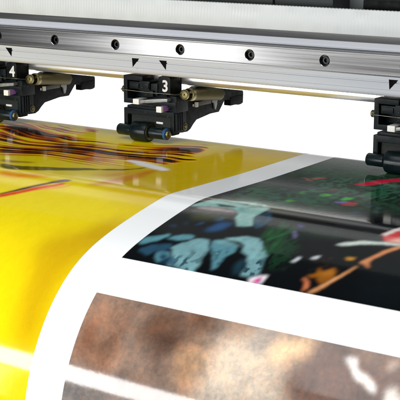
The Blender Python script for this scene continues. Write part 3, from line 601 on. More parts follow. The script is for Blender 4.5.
  ((14,52,30),[(321.9,74.5),(323,68.9),(323.5,62.7),(323.6,62.7),(322.5,68.4),(321.7,74.3)],1,0.4,0.7),
  ((214,222,228),[(320.5,68.7),(321.2,64.3),(322.4,61.9),(323.6,64.5),(322,69.2)],1,0.2,1),
  ((214,222,228),[(328.6,62.8),(329.5,59.4),(332.1,57.8),(332.6,61.4)],1,0.2,1),
  ((110,104,146),[(301.5,34.3),(303.4,33),(308.3,41.7),(307.6,43.6)],1,0.4,0.8),
  ((84,70,150),[(299.6,25.1),(303.5,24.9),(304.8,27.6),(302.1,28)],1,0.4,0.9),
  ((30,36,44),[(319,76.3),(320.5,74),(322,78.9)],1,0.4,0.8),
  ((140,82,16),[(335.8,77.9),(340.4,74.7),(339.1,69.7),(343.5,73.2),(346.1,67.3),(352.1,78.6),(346.2,83.4),(342.1,79.7),(337.6,79.5)],1,1,1),
  ((186,120,40),[(341,74.1),(344.3,73),(347.1,69.3),(349.7,74.1),(346,78.5)],2,1,0.7),
  ((196,112,72),[(334.7,82.5),(336.3,81.6),(340.5,84.7),(342.7,89.4),(340.2,94),(339.8,88.4),(337.6,84.8)],1,0.3,1),
  ((206,142,92),[(343.8,94),(347.2,87.3),(351.5,77.6),(354.2,69.4),(356.6,60.8),(357.6,61.9),(355.3,71.3),(352.8,80.1),(349.2,88.9),(346.2,93.7)],1,0.4,1),
  ((228,170,120),[(344.9,92),(348.4,85.2),(351.7,77.9),(354.3,70.3),(356.7,62.3),(354.7,71.1),(352.5,79.4),(348.8,85.9)],1,0.3,0.8),
  ((64,40,18),[(337.7,62.9),(338.6,62.5),(339,61.3),(339.1,61.4),(338,61.6),(337.5,62.5)],1,0.5,0.7),
  ((110,66,18),[(340.8,68),(341.4,67.3),(341.4,66),(341.4,66.1),(340.7,66.6),(340.6,67.6)],1,0.5,0.7),
  ((40,48,54),[(344,72.2),(344.6,71.7),(344.7,70.6),(344.7,70.6),(344,70.9),(343.8,71.9)],1,0.5,0.7),
  ((40,48,54),[(331.9,70.2),(332.7,70.3),(333.3,69.8),(333.3,69.8),(332.4,69.6),(331.8,69.9)],1,0.5,0.7),
  ((110,66,18),[(339.6,59.7),(340,57.9),(339.8,55.5),(339.8,55.5),(339.2,57.1),(339.3,59.3)],1,0.5,0.7),
  ((40,48,54),[(335,73.8),(335.8,73.9),(336.2,73.1),(336.2,73.2),(335.3,72.9),(334.7,73.4)],1,0.5,0.7),
  ((64,40,18),[(343.5,68.1),(343.5,66.9),(342.9,65.4),(342.9,65.4),(342.7,66.4),(343.1,67.9)],1,0.5,0.7),
  ((40,48,54),[(335.5,72.1),(335.7,71.4),(335.3,70.2),(335.3,70.2),(334.9,70.8),(335.2,71.8)],1,0.5,0.7),
  ((26,34,40),[(344.1,72.8),(344.7,72.8),(345.1,72.4),(345.2,72.4),(344.4,72.3),(343.9,72.6)],1,0.5,0.7),
  ((26,34,40),[(331.1,63),(331.1,61.6),(330.6,59.7),(330.6,59.7),(330.5,61.1),(330.8,62.8)],1,0.5,0.7),
  ((110,66,18),[(338.1,71),(338.7,69.8),(338.9,68),(338.9,68),(338.2,69.2),(337.8,70.8)],1,0.5,0.7),
  ((64,40,18),[(334.2,65.9),(334.6,64.3),(334.6,62.3),(334.6,62.3),(334.1,63.8),(334,65.7)],1,0.5,0.7),
  ((110,66,18),[(335.4,61.1),(336,60.6),(336.3,59.8),(336.3,59.8),(335.6,60.1),(335.2,60.8)],1,0.5,0.7),
  ((64,40,18),[(331.3,65.9),(332,64.8),(331.9,62.9),(331.9,62.9),(331.1,63.8),(331,65.5)],1,0.5,0.7),
  ((206,146,44),[(346.6,54.6),(351.2,52.3),(352,55.5),(348.7,56.7)],1,0.5,1),
  ((214,140,92),[(355.9,57.2),(357.5,52.9),(362.5,39.3),(369.9,26.7),(371.3,29.7),(365.1,41.6),(361.1,51.6),(361.2,56),(364.1,61.1),(360.5,58.7)],1,0.3,1),
  ((9,18,23),[(365.2,72),(377.8,61),(386.8,66),(396,85),(394.8,92),(383.8,92),(375.4,88),(364.6,80)],12,1,0.8),
  ((200,212,204),[(333.3,41.9),(336.4,37.6),(347.3,31.7),(357.1,29.3),(368.8,28.1),(370.1,30.8),(362.6,32),(355,33.3),(347.3,37.1),(339.5,40.9)],1,0.3,1),
  ((206,64,68),[(351.4,22.1),(354,14.4),(357.6,4.5),(367.5,25.3),(360.6,27.9),(356.8,28.7)],1,0.3,1),
  ((236,190,170),[(358,28.3),(364.2,18.4),(368.5,27.5),(363.9,29.3)],2,0.3,0.8),
  ((232,222,214),[(351.1,21.5),(353.7,11),(356.2,1.6),(358.4,6.3),(356.1,15.8),(354.7,21.5)],1,0.3,1),
  ((14,24,30),[(345.6,31),(348.3,25.4),(351.6,22),(356.6,28.2),(351,30.9)],1,0.5,0.9),
  ((206,26,66),[(277,-88.7),(279.3,-95.3),(284.1,-108.8),(290.4,-118.2),(296.7,-127.6),(301.6,-117.1),(293.5,-106.6),(287.4,-92.4),(285,-87.4)],1,0.4,1),
  ((200,24,30),[(297.6,-30.8),(299.1,-38.5),(305.5,-40),(307.5,-30.2),(301.8,-27.6)],1,0.4,1),
  ((120,110,180),[(292.3,-31.8),(295.6,-39.2),(300.9,-38.2),(298.2,-31.3)],1,0.4,1),
  ((58,186,54),[(276.2,-44.8),(275.5,-51.2),(278.1,-52.1),(281.1,-50.2),(281.1,-46.6),(279,-43.4)],1,0.8,1),
  ((58,186,54),[(291.4,-42.7),(290.6,-50.5),(293.8,-51.6),(297.6,-49),(297.6,-44.3),(295,-40.4)],1,0.8,1),
  ((26,110,60),[(296.3,-63.4),(295.8,-72.4),(299.7,-73.7),(304.1,-70.8),(303.9,-65.4),(300.6,-60.6)],1,0.8,0.8),
  ((20,90,56),[(297.5,-76.1),(296.4,-82),(298.3,-82.3),(300.7,-80),(301.1,-76.8),(299.7,-74.3)],1,0.8,0.8),
  ((26,110,60),[(271.7,-37.9),(270.9,-44.2),(273.5,-45.1),(276.5,-43.3),(276.5,-39.7),(274.4,-36.6)],1,0.8,0.8),
  ((34,120,70),[(282.4,-41.8),(281.7,-48.1),(284.3,-49),(287.2,-47.1),(287.2,-43.6),(285.1,-40.4)],1,0.8,0.8),
  ((26,110,60),[(280.5,-19.6),(279.7,-25.6),(282.3,-26.5),(285.2,-24.7),(285.2,-21.3),(283.1,-18.3)],1,0.8,0.8),
  ((20,90,56),[(281.9,-30.5),(281.4,-36.8),(284.1,-37.8),(287.1,-36.1),(287,-32.5),(284.7,-29.3)],1,0.8,0.8),
  ((20,90,56),[(287.4,-12.8),(286.8,-18.7),(289.3,-19.6),(292.1,-17.9),(292.1,-14.5),(290,-11.6)],1,0.8,0.8),
  ((26,110,60),[(296.1,-56.4),(295.2,-62.5),(297.4,-63.2),(300.1,-61.1),(300.2,-57.6),(298.5,-54.8)],1,0.8,0.8),
  ((34,120,70),[(262.8,-53.1),(261.6,-58.4),(263.4,-58.9),(265.8,-57.1),(266.1,-54.2),(264.8,-51.9)],1,0.8,0.8),
  ((26,110,60),[(280.7,-53.4),(279.6,-58.7),(281.4,-59.2),(283.7,-57.4),(283.9,-54.5),(282.6,-52.2)],1,0.8,0.8),
  ((26,110,60),[(269.6,-53.8),(268.5,-58.3),(269.9,-58.6),(271.7,-57.2),(272,-54.9),(271,-53.1)],1,0.8,0.8),
  ((24,84,62),[(288.2,-45.3),(287.2,-48.8),(289.2,-46.9),(290.8,-43)],1,0.9,0.6),
  ((36,104,92),[(324,-22.3),(324.1,-26.3),(326.8,-25.2),(327.7,-21.3)],1,0.9,0.6),
  ((24,84,62),[(269.4,-47.9),(269,-52.1),(271.7,-50.6),(273.1,-46.4)],1,0.9,0.6),
  ((36,104,92),[(314.3,-10),(314.1,-13.7),(316.4,-12.4),(317.5,-8.7)],1,0.9,0.6),
  ((24,84,62),[(302.7,-78.7),(302.2,-82.5),(304.5,-80.7),(305.8,-76.7)],1,0.9,0.6),
  ((26,90,50),[(288.2,-92.1),(287.9,-96.1),(290.4,-94.4),(291.6,-90.3)],1,0.9,0.6),
  ((16,50,46),[(259.6,-69.9),(258.6,-73.7),(260.8,-71.7),(262.5,-67.6)],1,0.9,0.6),
  ((16,50,46),[(293.9,-18.2),(293.6,-22),(296.1,-20.7),(297.3,-16.9)],1,0.9,0.6),
  ((26,90,50),[(274.1,-45.8),(273.9,-50.1),(276.8,-48.8),(278.1,-44.5)],1,0.9,0.6),
  ((26,90,50),[(307.4,-46),(306.9,-49.8),(309.1,-48.1),(310.4,-44.2)],1,0.9,0.6),
  ((16,50,46),[(290.4,-37),(290.1,-40.9),(292.7,-39.5),(293.9,-35.5)],1,0.9,0.6),
  ((24,84,62),[(313.9,-21.7),(313.6,-25.4),(316,-24),(317.1,-20.3)],1,0.9,0.6),
  ((36,104,92),[(282.4,-21.3),(281.5,-24.8),(283.5,-23),(285.1,-19.3)],1,0.9,0.6),
  ((24,84,62),[(288.4,-17.1),(288.2,-21),(290.8,-19.8),(292,-15.9)],1,0.9,0.6),
  ((12,30,26),[(291.5,-58.9),(291.8,-63.5),(295.1,-62.5),(296,-58)],1,0.9,0.6),
  ((26,90,50),[(328.3,-39.5),(328.2,-43.4),(330.7,-42.1),(331.7,-38.1)],1,0.9,0.6),
  ((16,50,46),[(286.9,-25),(286.2,-28.6),(288.4,-27),(289.8,-23.2)],1,0.9,0.6),
  ((12,30,26),[(282.1,-37.8),(281.3,-41.5),(283.5,-39.7),(285,-35.8)],1,0.9,0.6),
  ((50,84,98),[(291.8,-90.3),(291,-93.9),(293,-91.9),(294.4,-88)],1,0.9,0.6),
  ((16,50,46),[(268.2,-41.3),(267.9,-45.4),(270.7,-44.1),(272,-39.9)],1,0.9,0.6),
  ((50,84,98),[(274.2,-36.1),(273.1,-39.6),(275,-37.6),(276.7,-33.8)],1,0.9,0.6),
  ((12,30,26),[(292.3,-93.9),(291.6,-97.5),(293.7,-95.6),(295.1,-91.6)],1,0.9,0.6),
  ((12,30,26),[(330.7,-37.9),(330.1,-41.3),(332,-39.6),(333.2,-35.9)],1,0.9,0.6),
  ((24,84,62),[(335.9,-23.8),(335,-26.9),(336.6,-25),(337.9,-21.5)],1,0.9,0.6),
  ((24,84,62),[(319.1,-60.6),(318.9,-64.6),(321.4,-63.1),(322.5,-59)],1,0.9,0.6),
  ((12,30,26),[(283,-20.5),(282.9,-24.5),(285.7,-23.3),(286.8,-19.3)],1,0.9,0.6),
  ((24,84,62),[(291.1,-21.1),(290.1,-24.4),(291.9,-22.5),(293.5,-18.9)],1,0.9,0.6),
  ((24,84,62),[(273.8,-35.6),(272.8,-39.1),(274.8,-37.2),(276.5,-33.4)],1,0.9,0.6),
  ((12,30,26),[(319.5,-61.1),(319.3,-65.1),(321.7,-63.6),(322.8,-59.5)],1,0.9,0.6),
  ((12,30,26),[(290.3,-31.6),(289.4,-35),(291.3,-33.2),(292.9,-29.4)],1,0.9,0.6),
  ((24,84,62),[(307.4,-42.9),(306.3,-46.2),(308,-44.2),(309.6,-40.5)],1,0.9,0.6),
  ((16,50,46),[(311.3,-51.9),(310.9,-55.8),(313.3,-54.2),(314.5,-50.2)],1,0.9,0.6),
  ((16,50,46),[(319.5,-14.9),(318.7,-18.2),(320.5,-16.5),(321.9,-12.9)],1,0.9,0.6),
  ((36,104,92),[(287.7,-67.2),(287.6,-71.4),(290.4,-70),(291.5,-65.7)],1,0.9,0.6),
  ((24,84,62),[(337.7,-25.1),(337.6,-28.9),(340,-27.7),(341,-23.8)],1,0.9,0.6),
  ((26,90,50),[(303.8,-43.6),(303,-47.2),(305,-45.3),(306.5,-41.5)],1,0.9,0.6),
  ((50,84,98),[(313.5,-34.5),(314,-38.9),(317.1,-38),(317.9,-33.8)],1,0.9,0.6),
  ((16,50,46),[(305.4,-88.9),(304.7,-92.5),(306.6,-90.6),(308,-86.6)],1,0.9,0.6),
  ((26,90,50),[(321.2,-42.3),(321,-46.2),(323.5,-44.8),(324.5,-40.9)],1,0.9,0.6),
  ((16,50,46),[(281,-48.5),(280.8,-52.7),(283.7,-51.4),(284.9,-47.1)],1,0.9,0.6),
  ((12,30,26),[(265.1,-51.9),(265.3,-56.5),(268.6,-55.4),(269.7,-51)],1,0.9,0.6),
  ((16,50,46),[(300.5,-84.1),(299.7,-87.6),(301.5,-85.6),(303,-81.7)],1,0.9,0.6),
  ((24,84,62),[(251.4,-68.3),(251.5,-72.9),(254.9,-71.7),(256.1,-67.2)],1,0.9,0.6),
  ((36,104,92),[(322.1,-45.4),(321.4,-48.9),(323.3,-47),(324.7,-43.2)],1,0.9,0.6),
  ((12,30,26),[(296.7,-30.4),(296.2,-34.1),(298.5,-32.5),(299.9,-28.7)],1,0.9,0.6),
  ((24,84,62),[(303.6,-26.3),(303,-29.9),(305.1,-28.3),(306.4,-24.5)],1,0.9,0.6),
  ((50,84,98),[(270,-77.3),(269.1,-81),(271.3,-79.1),(272.9,-75)],1,0.9,0.6),
  ((12,30,26),[(293.4,6.9),(293.1,3.9),(295.4,5.1),(296.3,8.1)],1,0.9,0.6),
  ((26,90,50),[(262.9,-51.4),(262.2,-55.4),(264.7,-53.7),(266.3,-49.5)],1,0.9,0.6),
  ((16,50,46),[(297.8,-27.2),(296.7,-30.4),(298.3,-28.4),(300,-24.8)],1,0.9,0.6),
  ((16,50,46),[(272.7,-41.1),(271.8,-44.8),(274,-42.9),(275.6,-39)],1,0.9,0.6),
  ((50,84,98),[(314.5,-66.5),(314.7,-70.8),(317.5,-69.6),(318.5,-65.3)],1,0.9,0.6),
  ((24,84,62),[(278.2,-37.5),(277.8,-41.4),(280.5,-40),(281.8,-36)],1,0.9,0.6),
  ((50,84,98),[(260,-63.5),(258.9,-67.2),(261,-65.2),(262.8,-61.1)],1,0.9,0.6),
  ((16,50,46),[(317.4,-34.1),(317.7,-38.3),(320.7,-37.4),(321.5,-33.2)],1,0.9,0.6),
  ((12,30,26),[(283.5,-57.1),(283.5,-61.5),(286.6,-60.3),(287.7,-55.9)],1,0.9,0.6),
  ((26,90,50),[(294.5,-0.4),(294.8,-4.5),(297.8,-3.6),(298.7,0.3)],1,0.9,0.6),
  ((12,30,26),[(320.6,-41.4),(320.3,-45.2),(322.6,-43.7),(323.7,-39.7)],1,0.9,0.6),
  ((36,104,92),[(278.2,-62.4),(278.4,-66.9),(281.6,-65.8),(282.6,-61.4)],1,0.9,0.6),
  ((24,84,62),[(308.9,-78.3),(308.4,-82.1),(310.6,-80.4),(311.9,-76.4)],1,0.9,0.6),
  ((12,30,26),[(308.1,-25.2),(308.3,-29.3),(311.2,-28.3),(312.1,-24.3)],1,0.9,0.6),
  ((26,90,50),[(270.5,-61.6),(270,-65.7),(272.7,-64.1),(274.1,-59.8)],1,0.9,0.6),
  ((12,30,26),[(286.6,-46.8),(286.1,-50.7),(288.6,-49.1),(289.9,-45.1)],1,0.9,0.6),
  ((12,30,26),[(294.6,-6),(293.6,-9.1),(295.2,-7.3),(296.8,-3.8)],1,0.9,0.6),
  ((12,30,26),[(286.8,-54.1),(287.1,-58.6),(290.3,-57.6),(291.3,-53.2)],1,0.9,0.6),
  ((16,50,46),[(270.8,-66.8),(270.2,-70.8),(272.6,-69),(274.2,-64.9)],1,0.9,0.6),
  ((50,84,98),[(315.4,-13.4),(315.8,-17.5),(318.8,-16.7),(319.6,-12.7)],1,0.9,0.6),
  ((50,84,98),[(320.2,-32.7),(320.7,-37),(323.7,-36.2),(324.5,-32)],1,0.9,0.6),
  ((24,84,62),[(302.1,-66.6),(301.8,-70.6),(304.3,-69.1),(305.5,-65)],1,0.9,0.6),
  ((26,90,50),[(315.2,-41.7),(314.6,-45.3),(316.6,-43.5),(317.9,-39.7)],1,0.9,0.6),
  ((24,84,62),[(320.6,-23.8),(320.4,-27.5),(322.8,-26.2),(323.9,-22.4)],1,0.9,0.6),
  ((36,104,92),[(302.2,-30.1),(302,-34),(304.5,-32.6),(305.7,-28.7)],1,0.9,0.6),
  ((36,104,92),[(288,-5.8),(288,-9.7),(290.9,-8.8),(291.9,-4.9)],1,0.9,0.6),
  ((36,104,92),[(280.7,-52.8),(280.2,-56.8),(282.7,-55.2),(284.1,-51.1)],1,0.9,0.6),
  ((50,84,98),[(267.2,-73.9),(266.1,-77.5),(268.1,-75.4),(269.8,-71.4)],1,0.9,0.6),
  ((50,84,98),[(288.5,-14.6),(287.8,-18),(289.8,-16.4),(291.3,-12.7)],1,0.9,0.6),
  ((36,104,92),[(293.3,-91.2),(293.3,-95.4),(296.1,-93.9),(297.2,-89.7)],1,0.9,0.6),
  ((36,104,92),[(296.7,-8.8),(296.4,-12.5),(298.8,-11.2),(300,-7.4)],1,0.9,0.6),
  ((16,50,46),[(261.9,-74.9),(261.5,-79),(264.2,-77.4),(265.6,-73.1)],1,0.9,0.6),
  ((16,50,46),[(282.1,-45.2),(281.1,-48.7),(283.1,-46.8),(284.8,-42.9)],1,0.9,0.6),
  ((16,50,46),[(312,-36.1),(311.9,-40),(314.5,-38.8),(315.5,-34.8)],1,0.9,0.6),
  ((12,30,26),[(292.7,-5),(292.1,-8.4),(294.3,-6.9),(295.7,-3.3)],1,0.9,0.6),
  ((12,30,26),[(288,-9.8),(287,-13),(288.8,-11.2),(290.4,-7.6)],1,0.9,0.6),
  ((24,84,62),[(284.5,-37.7),(283.9,-41.5),(286.3,-39.9),(287.7,-36)],1,0.9,0.6),
  ((24,84,62),[(327.1,-41.3),(327.3,-45.4),(330,-44.2),(330.9,-40.2)],1,0.9,0.6),
  ((12,30,26),[(321.3,-40.3),(321.5,-44.6),(324.4,-43.5),(325.3,-39.4)],1,0.9,0.6),
  ((12,30,26),[(308.5,-53.3),(308,-57.1),(310.3,-55.5),(311.6,-51.5)],1,0.9,0.6),
  ((50,84,98),[(262.7,-60.4),(261.7,-64.2),(263.9,-62.2),(265.6,-58.1)],1,0.9,0.6),
  ((50,84,98),[(314.9,-15.2),(314.6,-18.9),(316.9,-17.5),(318,-13.8)],1,0.9,0.6),
  ((12,30,26),[(293.5,-36.3),(292.7,-39.9),(294.8,-38.1),(296.3,-34.3)],1,0.9,0.6),
  ((12,30,26),[(288.1,-31.7),(287.4,-35.3),(289.6,-33.6),(291,-29.8)],1,0.9,0.6),
  ((12,30,26),[(314.9,-19.7),(314.3,-23.1),(316.4,-21.5),(317.6,-17.9)],1,0.9,0.6),
  ((36,104,92),[(297.5,-84),(297.8,-88.3),(300.8,-87.1),(301.7,-82.8)],1,0.9,0.6),
  ((12,30,26),[(301.3,-61.4),(301.1,-65.5),(303.7,-64),(304.9,-59.8)],1,0.9,0.6),
  ((24,84,62),[(294.2,-11.6),(294,-15.4),(296.5,-14.1),(297.7,-10.3)],1,0.9,0.6),
  ((24,84,62),[(281,-81.9),(280.4,-85.7),(282.7,-84),(284.1,-79.9)],1,0.9,0.6),
  ((24,84,62),[(303.7,-32.5),(303.7,-36.5),(306.3,-35.2),(307.4,-31.2)],1,0.9,0.6),
  ((36,104,92),[(299,-13.2),(299.2,-17.2),(302,-16.2),(303,-12.3)],1,0.9,0.6),
  ((26,90,50),[(267.9,-51.4),(267.3,-55.4),(269.8,-53.7),(271.3,-49.6)],1,0.9,0.6),
  ((26,90,50),[(297.3,-100),(296.9,-103.9),(299.3,-102.2),(300.5,-98.1)],1,0.9,0.6),
  ((12,30,26),[(320.3,-38.5),(320.2,-42.5),(322.8,-41.2),(323.8,-37.2)],1,0.9,0.6),
  ((50,84,98),[(298.2,-24.8),(297.5,-28.2),(299.4,-26.5),(300.9,-22.8)],1,0.9,0.6),
  ((16,50,46),[(305.5,-88.7),(305.8,-92.9),(308.8,-91.7),(309.6,-87.5)],1,0.9,0.6),
  ((26,90,50),[(324.7,-21.9),(324,-25.2),(325.8,-23.5),(327.1,-19.9)],1,0.9,0.6),
  ((36,104,92),[(296.8,-42.7),(295.9,-46.2),(297.8,-44.3),(299.4,-40.5)],1,0.9,0.6),
  ((12,30,26),[(314.8,-51),(314.5,-54.9),(316.8,-53.3),(318,-49.3)],1,0.9,0.6),
  ((12,30,26),[(286.4,-57.1),(286.7,-61.7),(289.9,-60.7),(290.9,-56.2)],1,0.9,0.6),
  ((16,50,46),[(292.2,-88.9),(292,-92.8),(294.5,-91.2),(295.7,-87.1)],1,0.9,0.6),
  ((12,30,26),[(268,-68.1),(267.9,-72.4),(270.8,-71),(272.1,-66.7)],1,0.9,0.6),
  ((12,30,26),[(312,-8.8),(311.9,-12.5),(314.4,-11.3),(315.4,-7.6)],1,0.9,0.6),
  ((150,84,66),[(237.8,-88.3),(243.7,-87.1),(251.7,-80.3),(247.3,-80.7)],1,0.4,0.9),
  ((150,84,66),[(243.3,-90.3),(250.2,-96.7),(253.1,-93.4),(247.4,-86.1)],1,0.4,0.9),
  ((120,70,56),[(271.3,-64.3),(274.7,-70.3),(278.1,-65.8),(274.5,-61.4)],1,0.4,0.7),
  ((70,176,40),[(262.2,-43.3),(259.7,-50.2),(261.4,-50.1),(264.3,-46.6),(265.6,-42.7),(265,-40.2)],1,0.8,1),
  ((70,176,40),[(266.7,-16.1),(266,-22.2),(268.7,-23.3),(271.8,-21.6),(271.8,-18.1),(269.5,-14.9)],1,0.8,1),
  ((70,176,40),[(276,-45),(275.4,-51.5),(278.2,-52.6),(281.3,-50.8),(281.2,-47.1),(278.9,-43.7)],1,0.8,1),
  ((30,104,80),[(265.9,-8.2),(264.9,-15.6),(268.1,-16.7),(271.9,-14.3),(272.1,-9.9),(269.5,-6.1)],1,0.8,0.75),
  ((24,90,50),[(263.1,-31),(262.3,-37.2),(264.9,-38.2),(267.9,-36.3),(268,-32.8),(265.9,-29.7)],1,0.8,0.75),
  ((30,104,80),[(264.7,-49.5),(264.6,-55.7),(267.8,-57.2),(270.9,-56),(270.4,-52.5),(267.4,-49)],1,0.8,0.75),
  ((20,84,56),[(278.3,-34),(277.7,-41.2),(280.9,-42.4),(284.4,-40.3),(284.3,-36.1),(281.6,-32.3)],1,0.8,0.75),
  ((30,104,80),[(255.5,-21.1),(254.8,-27.3),(257.6,-28.4),(260.7,-26.7),(260.7,-23.1),(258.4,-19.9)],1,0.8,0.75),
  ((30,104,80),[(273.2,-24.3),(272.6,-30.5),(275.3,-31.6),(278.4,-29.9),(278.3,-26.3),(276,-23.1)],1,0.8,0.75),
  ((24,90,50),[(242.9,-20),(242.9,-26.9),(246.6,-28.7),(250.4,-27.4),(249.8,-23.4),(246.4,-19.3)],1,0.8,0.75),
  ((24,90,50),[(227.8,-33.3),(227.7,-40.4),(231.5,-42.3),(235.4,-40.9),(234.9,-36.7),(231.4,-32.4)],1,0.8,0.75),
  ((20,84,56),[(273.7,-34.7),(272.3,-40.5),(274.1,-40.9),(276.7,-38.7),(277.1,-35.5),(275.9,-33.1)],1,0.8,0.75),
  ((34,90,46),[(258,-34.4),(257.1,-38.1),(260.5,-34.5),(261.4,-31.8)],1,0.9,0.6),
  ((24,78,56),[(273.2,-37.8),(273.2,-42),(277.1,-39),(277.7,-36)],1,0.9,0.6),
  ((34,92,76),[(245.7,-23.1),(245.3,-27.2),(249.3,-24.1),(250,-21.2)],1,0.9,0.6),
  ((40,72,76),[(244.5,-11.3),(244.2,-15.4),(248.3,-12.5),(248.9,-9.6)],1,0.9,0.6),
  ((34,90,46),[(236.3,-10.3),(235.1,-13.7),(238.4,-10.2),(239.5,-7.7)],1,0.9,0.6),
  ((40,72,76),[(251,-3),(249.9,-6.3),(252.9,-2.9),(254,-0.4)],1,0.9,0.6),
  ((24,78,56),[(251.9,-11.5),(252.8,-16.4),(257.9,-14.4),(258,-11.1)],1,0.9,0.6),
  ((34,92,76),[(245.2,-29),(244.8,-33.1),(248.7,-30),(249.5,-27.1)],1,0.9,0.6),
  ((34,90,46),[(243.4,-8.3),(244.2,-13.1),(249.3,-11),(249.4,-7.8)],1,0.9,0.6),
  ((34,92,76),[(256.7,-11.1),(255.8,-14.5),(259,-11.1),(259.9,-8.6)],1,0.9,0.6),
  ((34,92,76),[(237.6,-17.5),(237.5,-21.7),(241.7,-18.8),(242.3,-15.9)],1,0.9,0.6),
  ((24,78,56),[(235.7,-10.1),(236.2,-14.7),(241.2,-12.4),(241.4,-9.3)],1,0.9,0.6),
  ((34,92,76),[(275.5,-35),(275.7,-39.4),(279.9,-36.7),(280.3,-33.6)],1,0.9,0.6),
  ((40,72,76),[(243.4,-102.4),(243.2,-106.8),(247.3,-103.3),(248,-100.1)],1,0.9,0.6),
  ((24,78,56),[(248.4,-0.2),(249.2,-4.9),(254.2,-2.9),(254.3,0.2)],1,0.9,0.6),
  ((24,78,56),[(261.9,-44.3),(262.8,-49.4),(267.8,-47),(267.9,-43.6)],1,0.9,0.6),
  ((12,28,22),[(239.4,-66.4),(239.9,-71.3),(244.8,-68.5),(245.1,-65.1)],1,0.9,0.6),
  ((14,44,36),[(261.2,-58.9),(262,-64),(267,-61.5),(267.1,-58)],1,0.9,0.6),
  ((12,28,22),[(252.2,-31.2),(251.8,-35.3),(255.8,-32.3),(256.5,-29.3)],1,0.9,0.6),
  ((34,92,76),[(244.2,-44.9),(244.9,-49.9),(250,-47.5),(250.2,-44)],1,0.9,0.6),
  ((14,44,36),[(254.2,-48.7),(253.4,-52.5),(256.9,-48.9),(257.8,-46.1)],1,0.9,0.6),
  ((12,28,22),[(273.7,-37.9),(272.7,-41.4),(275.8,-37.8),(276.8,-35.1)],1,0.9,0.6),
  ((12,28,22),[(254.7,-27.1),(255.3,-31.9),(260.2,-29.6),(260.4,-26.3)],1,0.9,0.6),
  ((34,90,46),[(257.3,10.4),(258.2,7),(262.3,8.8),(262.2,11.1)],1,0.9,0.6),
  ((34,90,46),[(259.4,-64.4),(259.5,-68.9),(263.7,-65.8),(264.2,-62.6)],1,0.9,0.6),
  ((34,92,76),[(259.4,-6.6),(259,-10.4),(262.6,-7.5),(263.4,-4.7)],1,0.9,0.6),
  ((14,44,36),[(256,2.2),(256.6,-2.4),(261.3,-0.2),(261.5,2.8)],1,0.9,0.6),
  ((40,72,76),[(253.8,-44.7),(253.9,-49.2),(258.3,-46.3),(258.7,-43.2)],1,0.9,0.6),
  ((34,90,46),[(259.2,-37.6),(258.1,-41.2),(261.3,-37.5),(262.4,-34.8)],1,0.9,0.6),
  ((34,90,46),[(250.6,7.7),(251.1,4),(255.3,6.1),(255.4,8.5)],1,0.9,0.6),
  ((12,28,22),[(251.8,-45.8),(250.9,-49.6),(254.3,-45.9),(255.3,-43.1)],1,0.9,0.6),
  ((34,90,46),[(257.1,-2.6),(257.6,-7),(262.2,-4.8),(262.4,-1.7)],1,0.9,0.6),
  ((12,28,22),[(265.3,-58.7),(265.9,-63.6),(270.7,-61),(270.9,-57.5)],1,0.9,0.6),
  ((34,92,76),[(256.4,-38.1),(257.3,-43.2),(262.3,-40.9),(262.4,-37.5)],1,0.9,0.6),
  ((40,72,76),[(278.2,-12.2),(277.5,-15.8),(280.8,-12.6),(281.6,-10)],1,0.9,0.6),
  ((12,28,22),[(239.2,-13.7),(239.9,-18.5),(244.9,-16.4),(245.1,-13.1)],1,0.9,0.6),
  ((24,78,56),[(255.2,-16.7),(255.8,-21.4),(260.6,-19.1),(260.8,-15.9)],1,0.9,0.6),
  ((34,92,76),[(255.5,-18),(255.9,-22.5),(260.4,-20),(260.7,-16.9)],1,0.9,0.6),
  ((12,28,22),[(258.2,-34.7),(258.1,-39),(262.3,-36.1),(262.9,-33.1)],1,0.9,0.6),
  ((34,90,46),[(256,10.5),(255.4,8),(258.1,10.6),(258.7,12.3)],1,0.9,0.6),
  ((14,44,36),[(257.1,-0.5),(256.1,-3.8),(259.1,-0.4),(260.1,2.1)],1,0.9,0.6),
  ((40,72,76),[(239.4,-31.5),(239.3,-35.9),(243.7,-32.9),(244.2,-29.9)],1,0.9,0.6),
  ((14,44,36),[(268.4,-20),(269,-24.7),(273.7,-22.4),(273.9,-19.3)],1,0.9,0.6),
  ((40,72,76),[(270.6,-23.8),(271.2,-28.4),(275.8,-26),(276,-22.9)],1,0.9,0.6),
  ((40,72,76),[(249.3,-34.9),(249.9,-39.7),(254.9,-37.3),(255.1,-34)],1,0.9,0.6),
  ((24,78,56),[(274.7,-47.6),(274.6,-51.9),(278.6,-48.9),(279.1,-45.8)],1,0.9,0.6),
  ((40,72,76),[(261.8,7.1),(261.4,4.1),(264.5,6.8),(265.1,8.8)],1,0.9,0.6),
  ((40,72,76),[(243.1,-89.1),(242.4,-93),(246.1,-89.3),(246.9,-86.4)],1,0.9,0.6),
  ((24,78,56),[(264.4,-33),(265,-37.7),(269.7,-35.3),(269.9,-32)],1,0.9,0.6),
  ((24,78,56),[(276.6,-14.9),(276.4,-18.8),(280.1,-15.9),(280.6,-13.1)],1,0.9,0.6),
  ((14,44,36),[(248,-4.4),(247.1,-7.9),(250.5,-4.6),(251.5,-2.1)],1,0.9,0.6),
  ((24,78,56),[(241.6,-10.3),(240.8,-14),(244.4,-10.7),(245.3,-8.1)],1,0.9,0.6),
  ((24,78,56),[(262.2,-43.7),(262.8,-48.5),(267.6,-46),(267.9,-42.7)],1,0.9,0.6),
  ((34,90,46),[(267.2,3.4),(267.9,-1),(272.5,1.1),(272.6,4)],1,0.9,0.6),
  ((24,78,56),[(257.1,-61.6),(258,-66.8),(263.1,-64.4),(263.2,-60.8)],1,0.9,0.6),
  ((34,90,46),[(238.8,-39.8),(239.1,-44.6),(244,-41.9),(244.4,-38.6)],1,0.9,0.6),
  ((14,44,36),[(266.8,-6.1),(266.3,-9.7),(269.8,-6.7),(270.5,-4.1)],1,0.9,0.6),
  ((34,92,76),[(256.3,-76.8),(257.1,-81.8),(262,-79.1),(262.1,-75.7)],1,0.9,0.6),
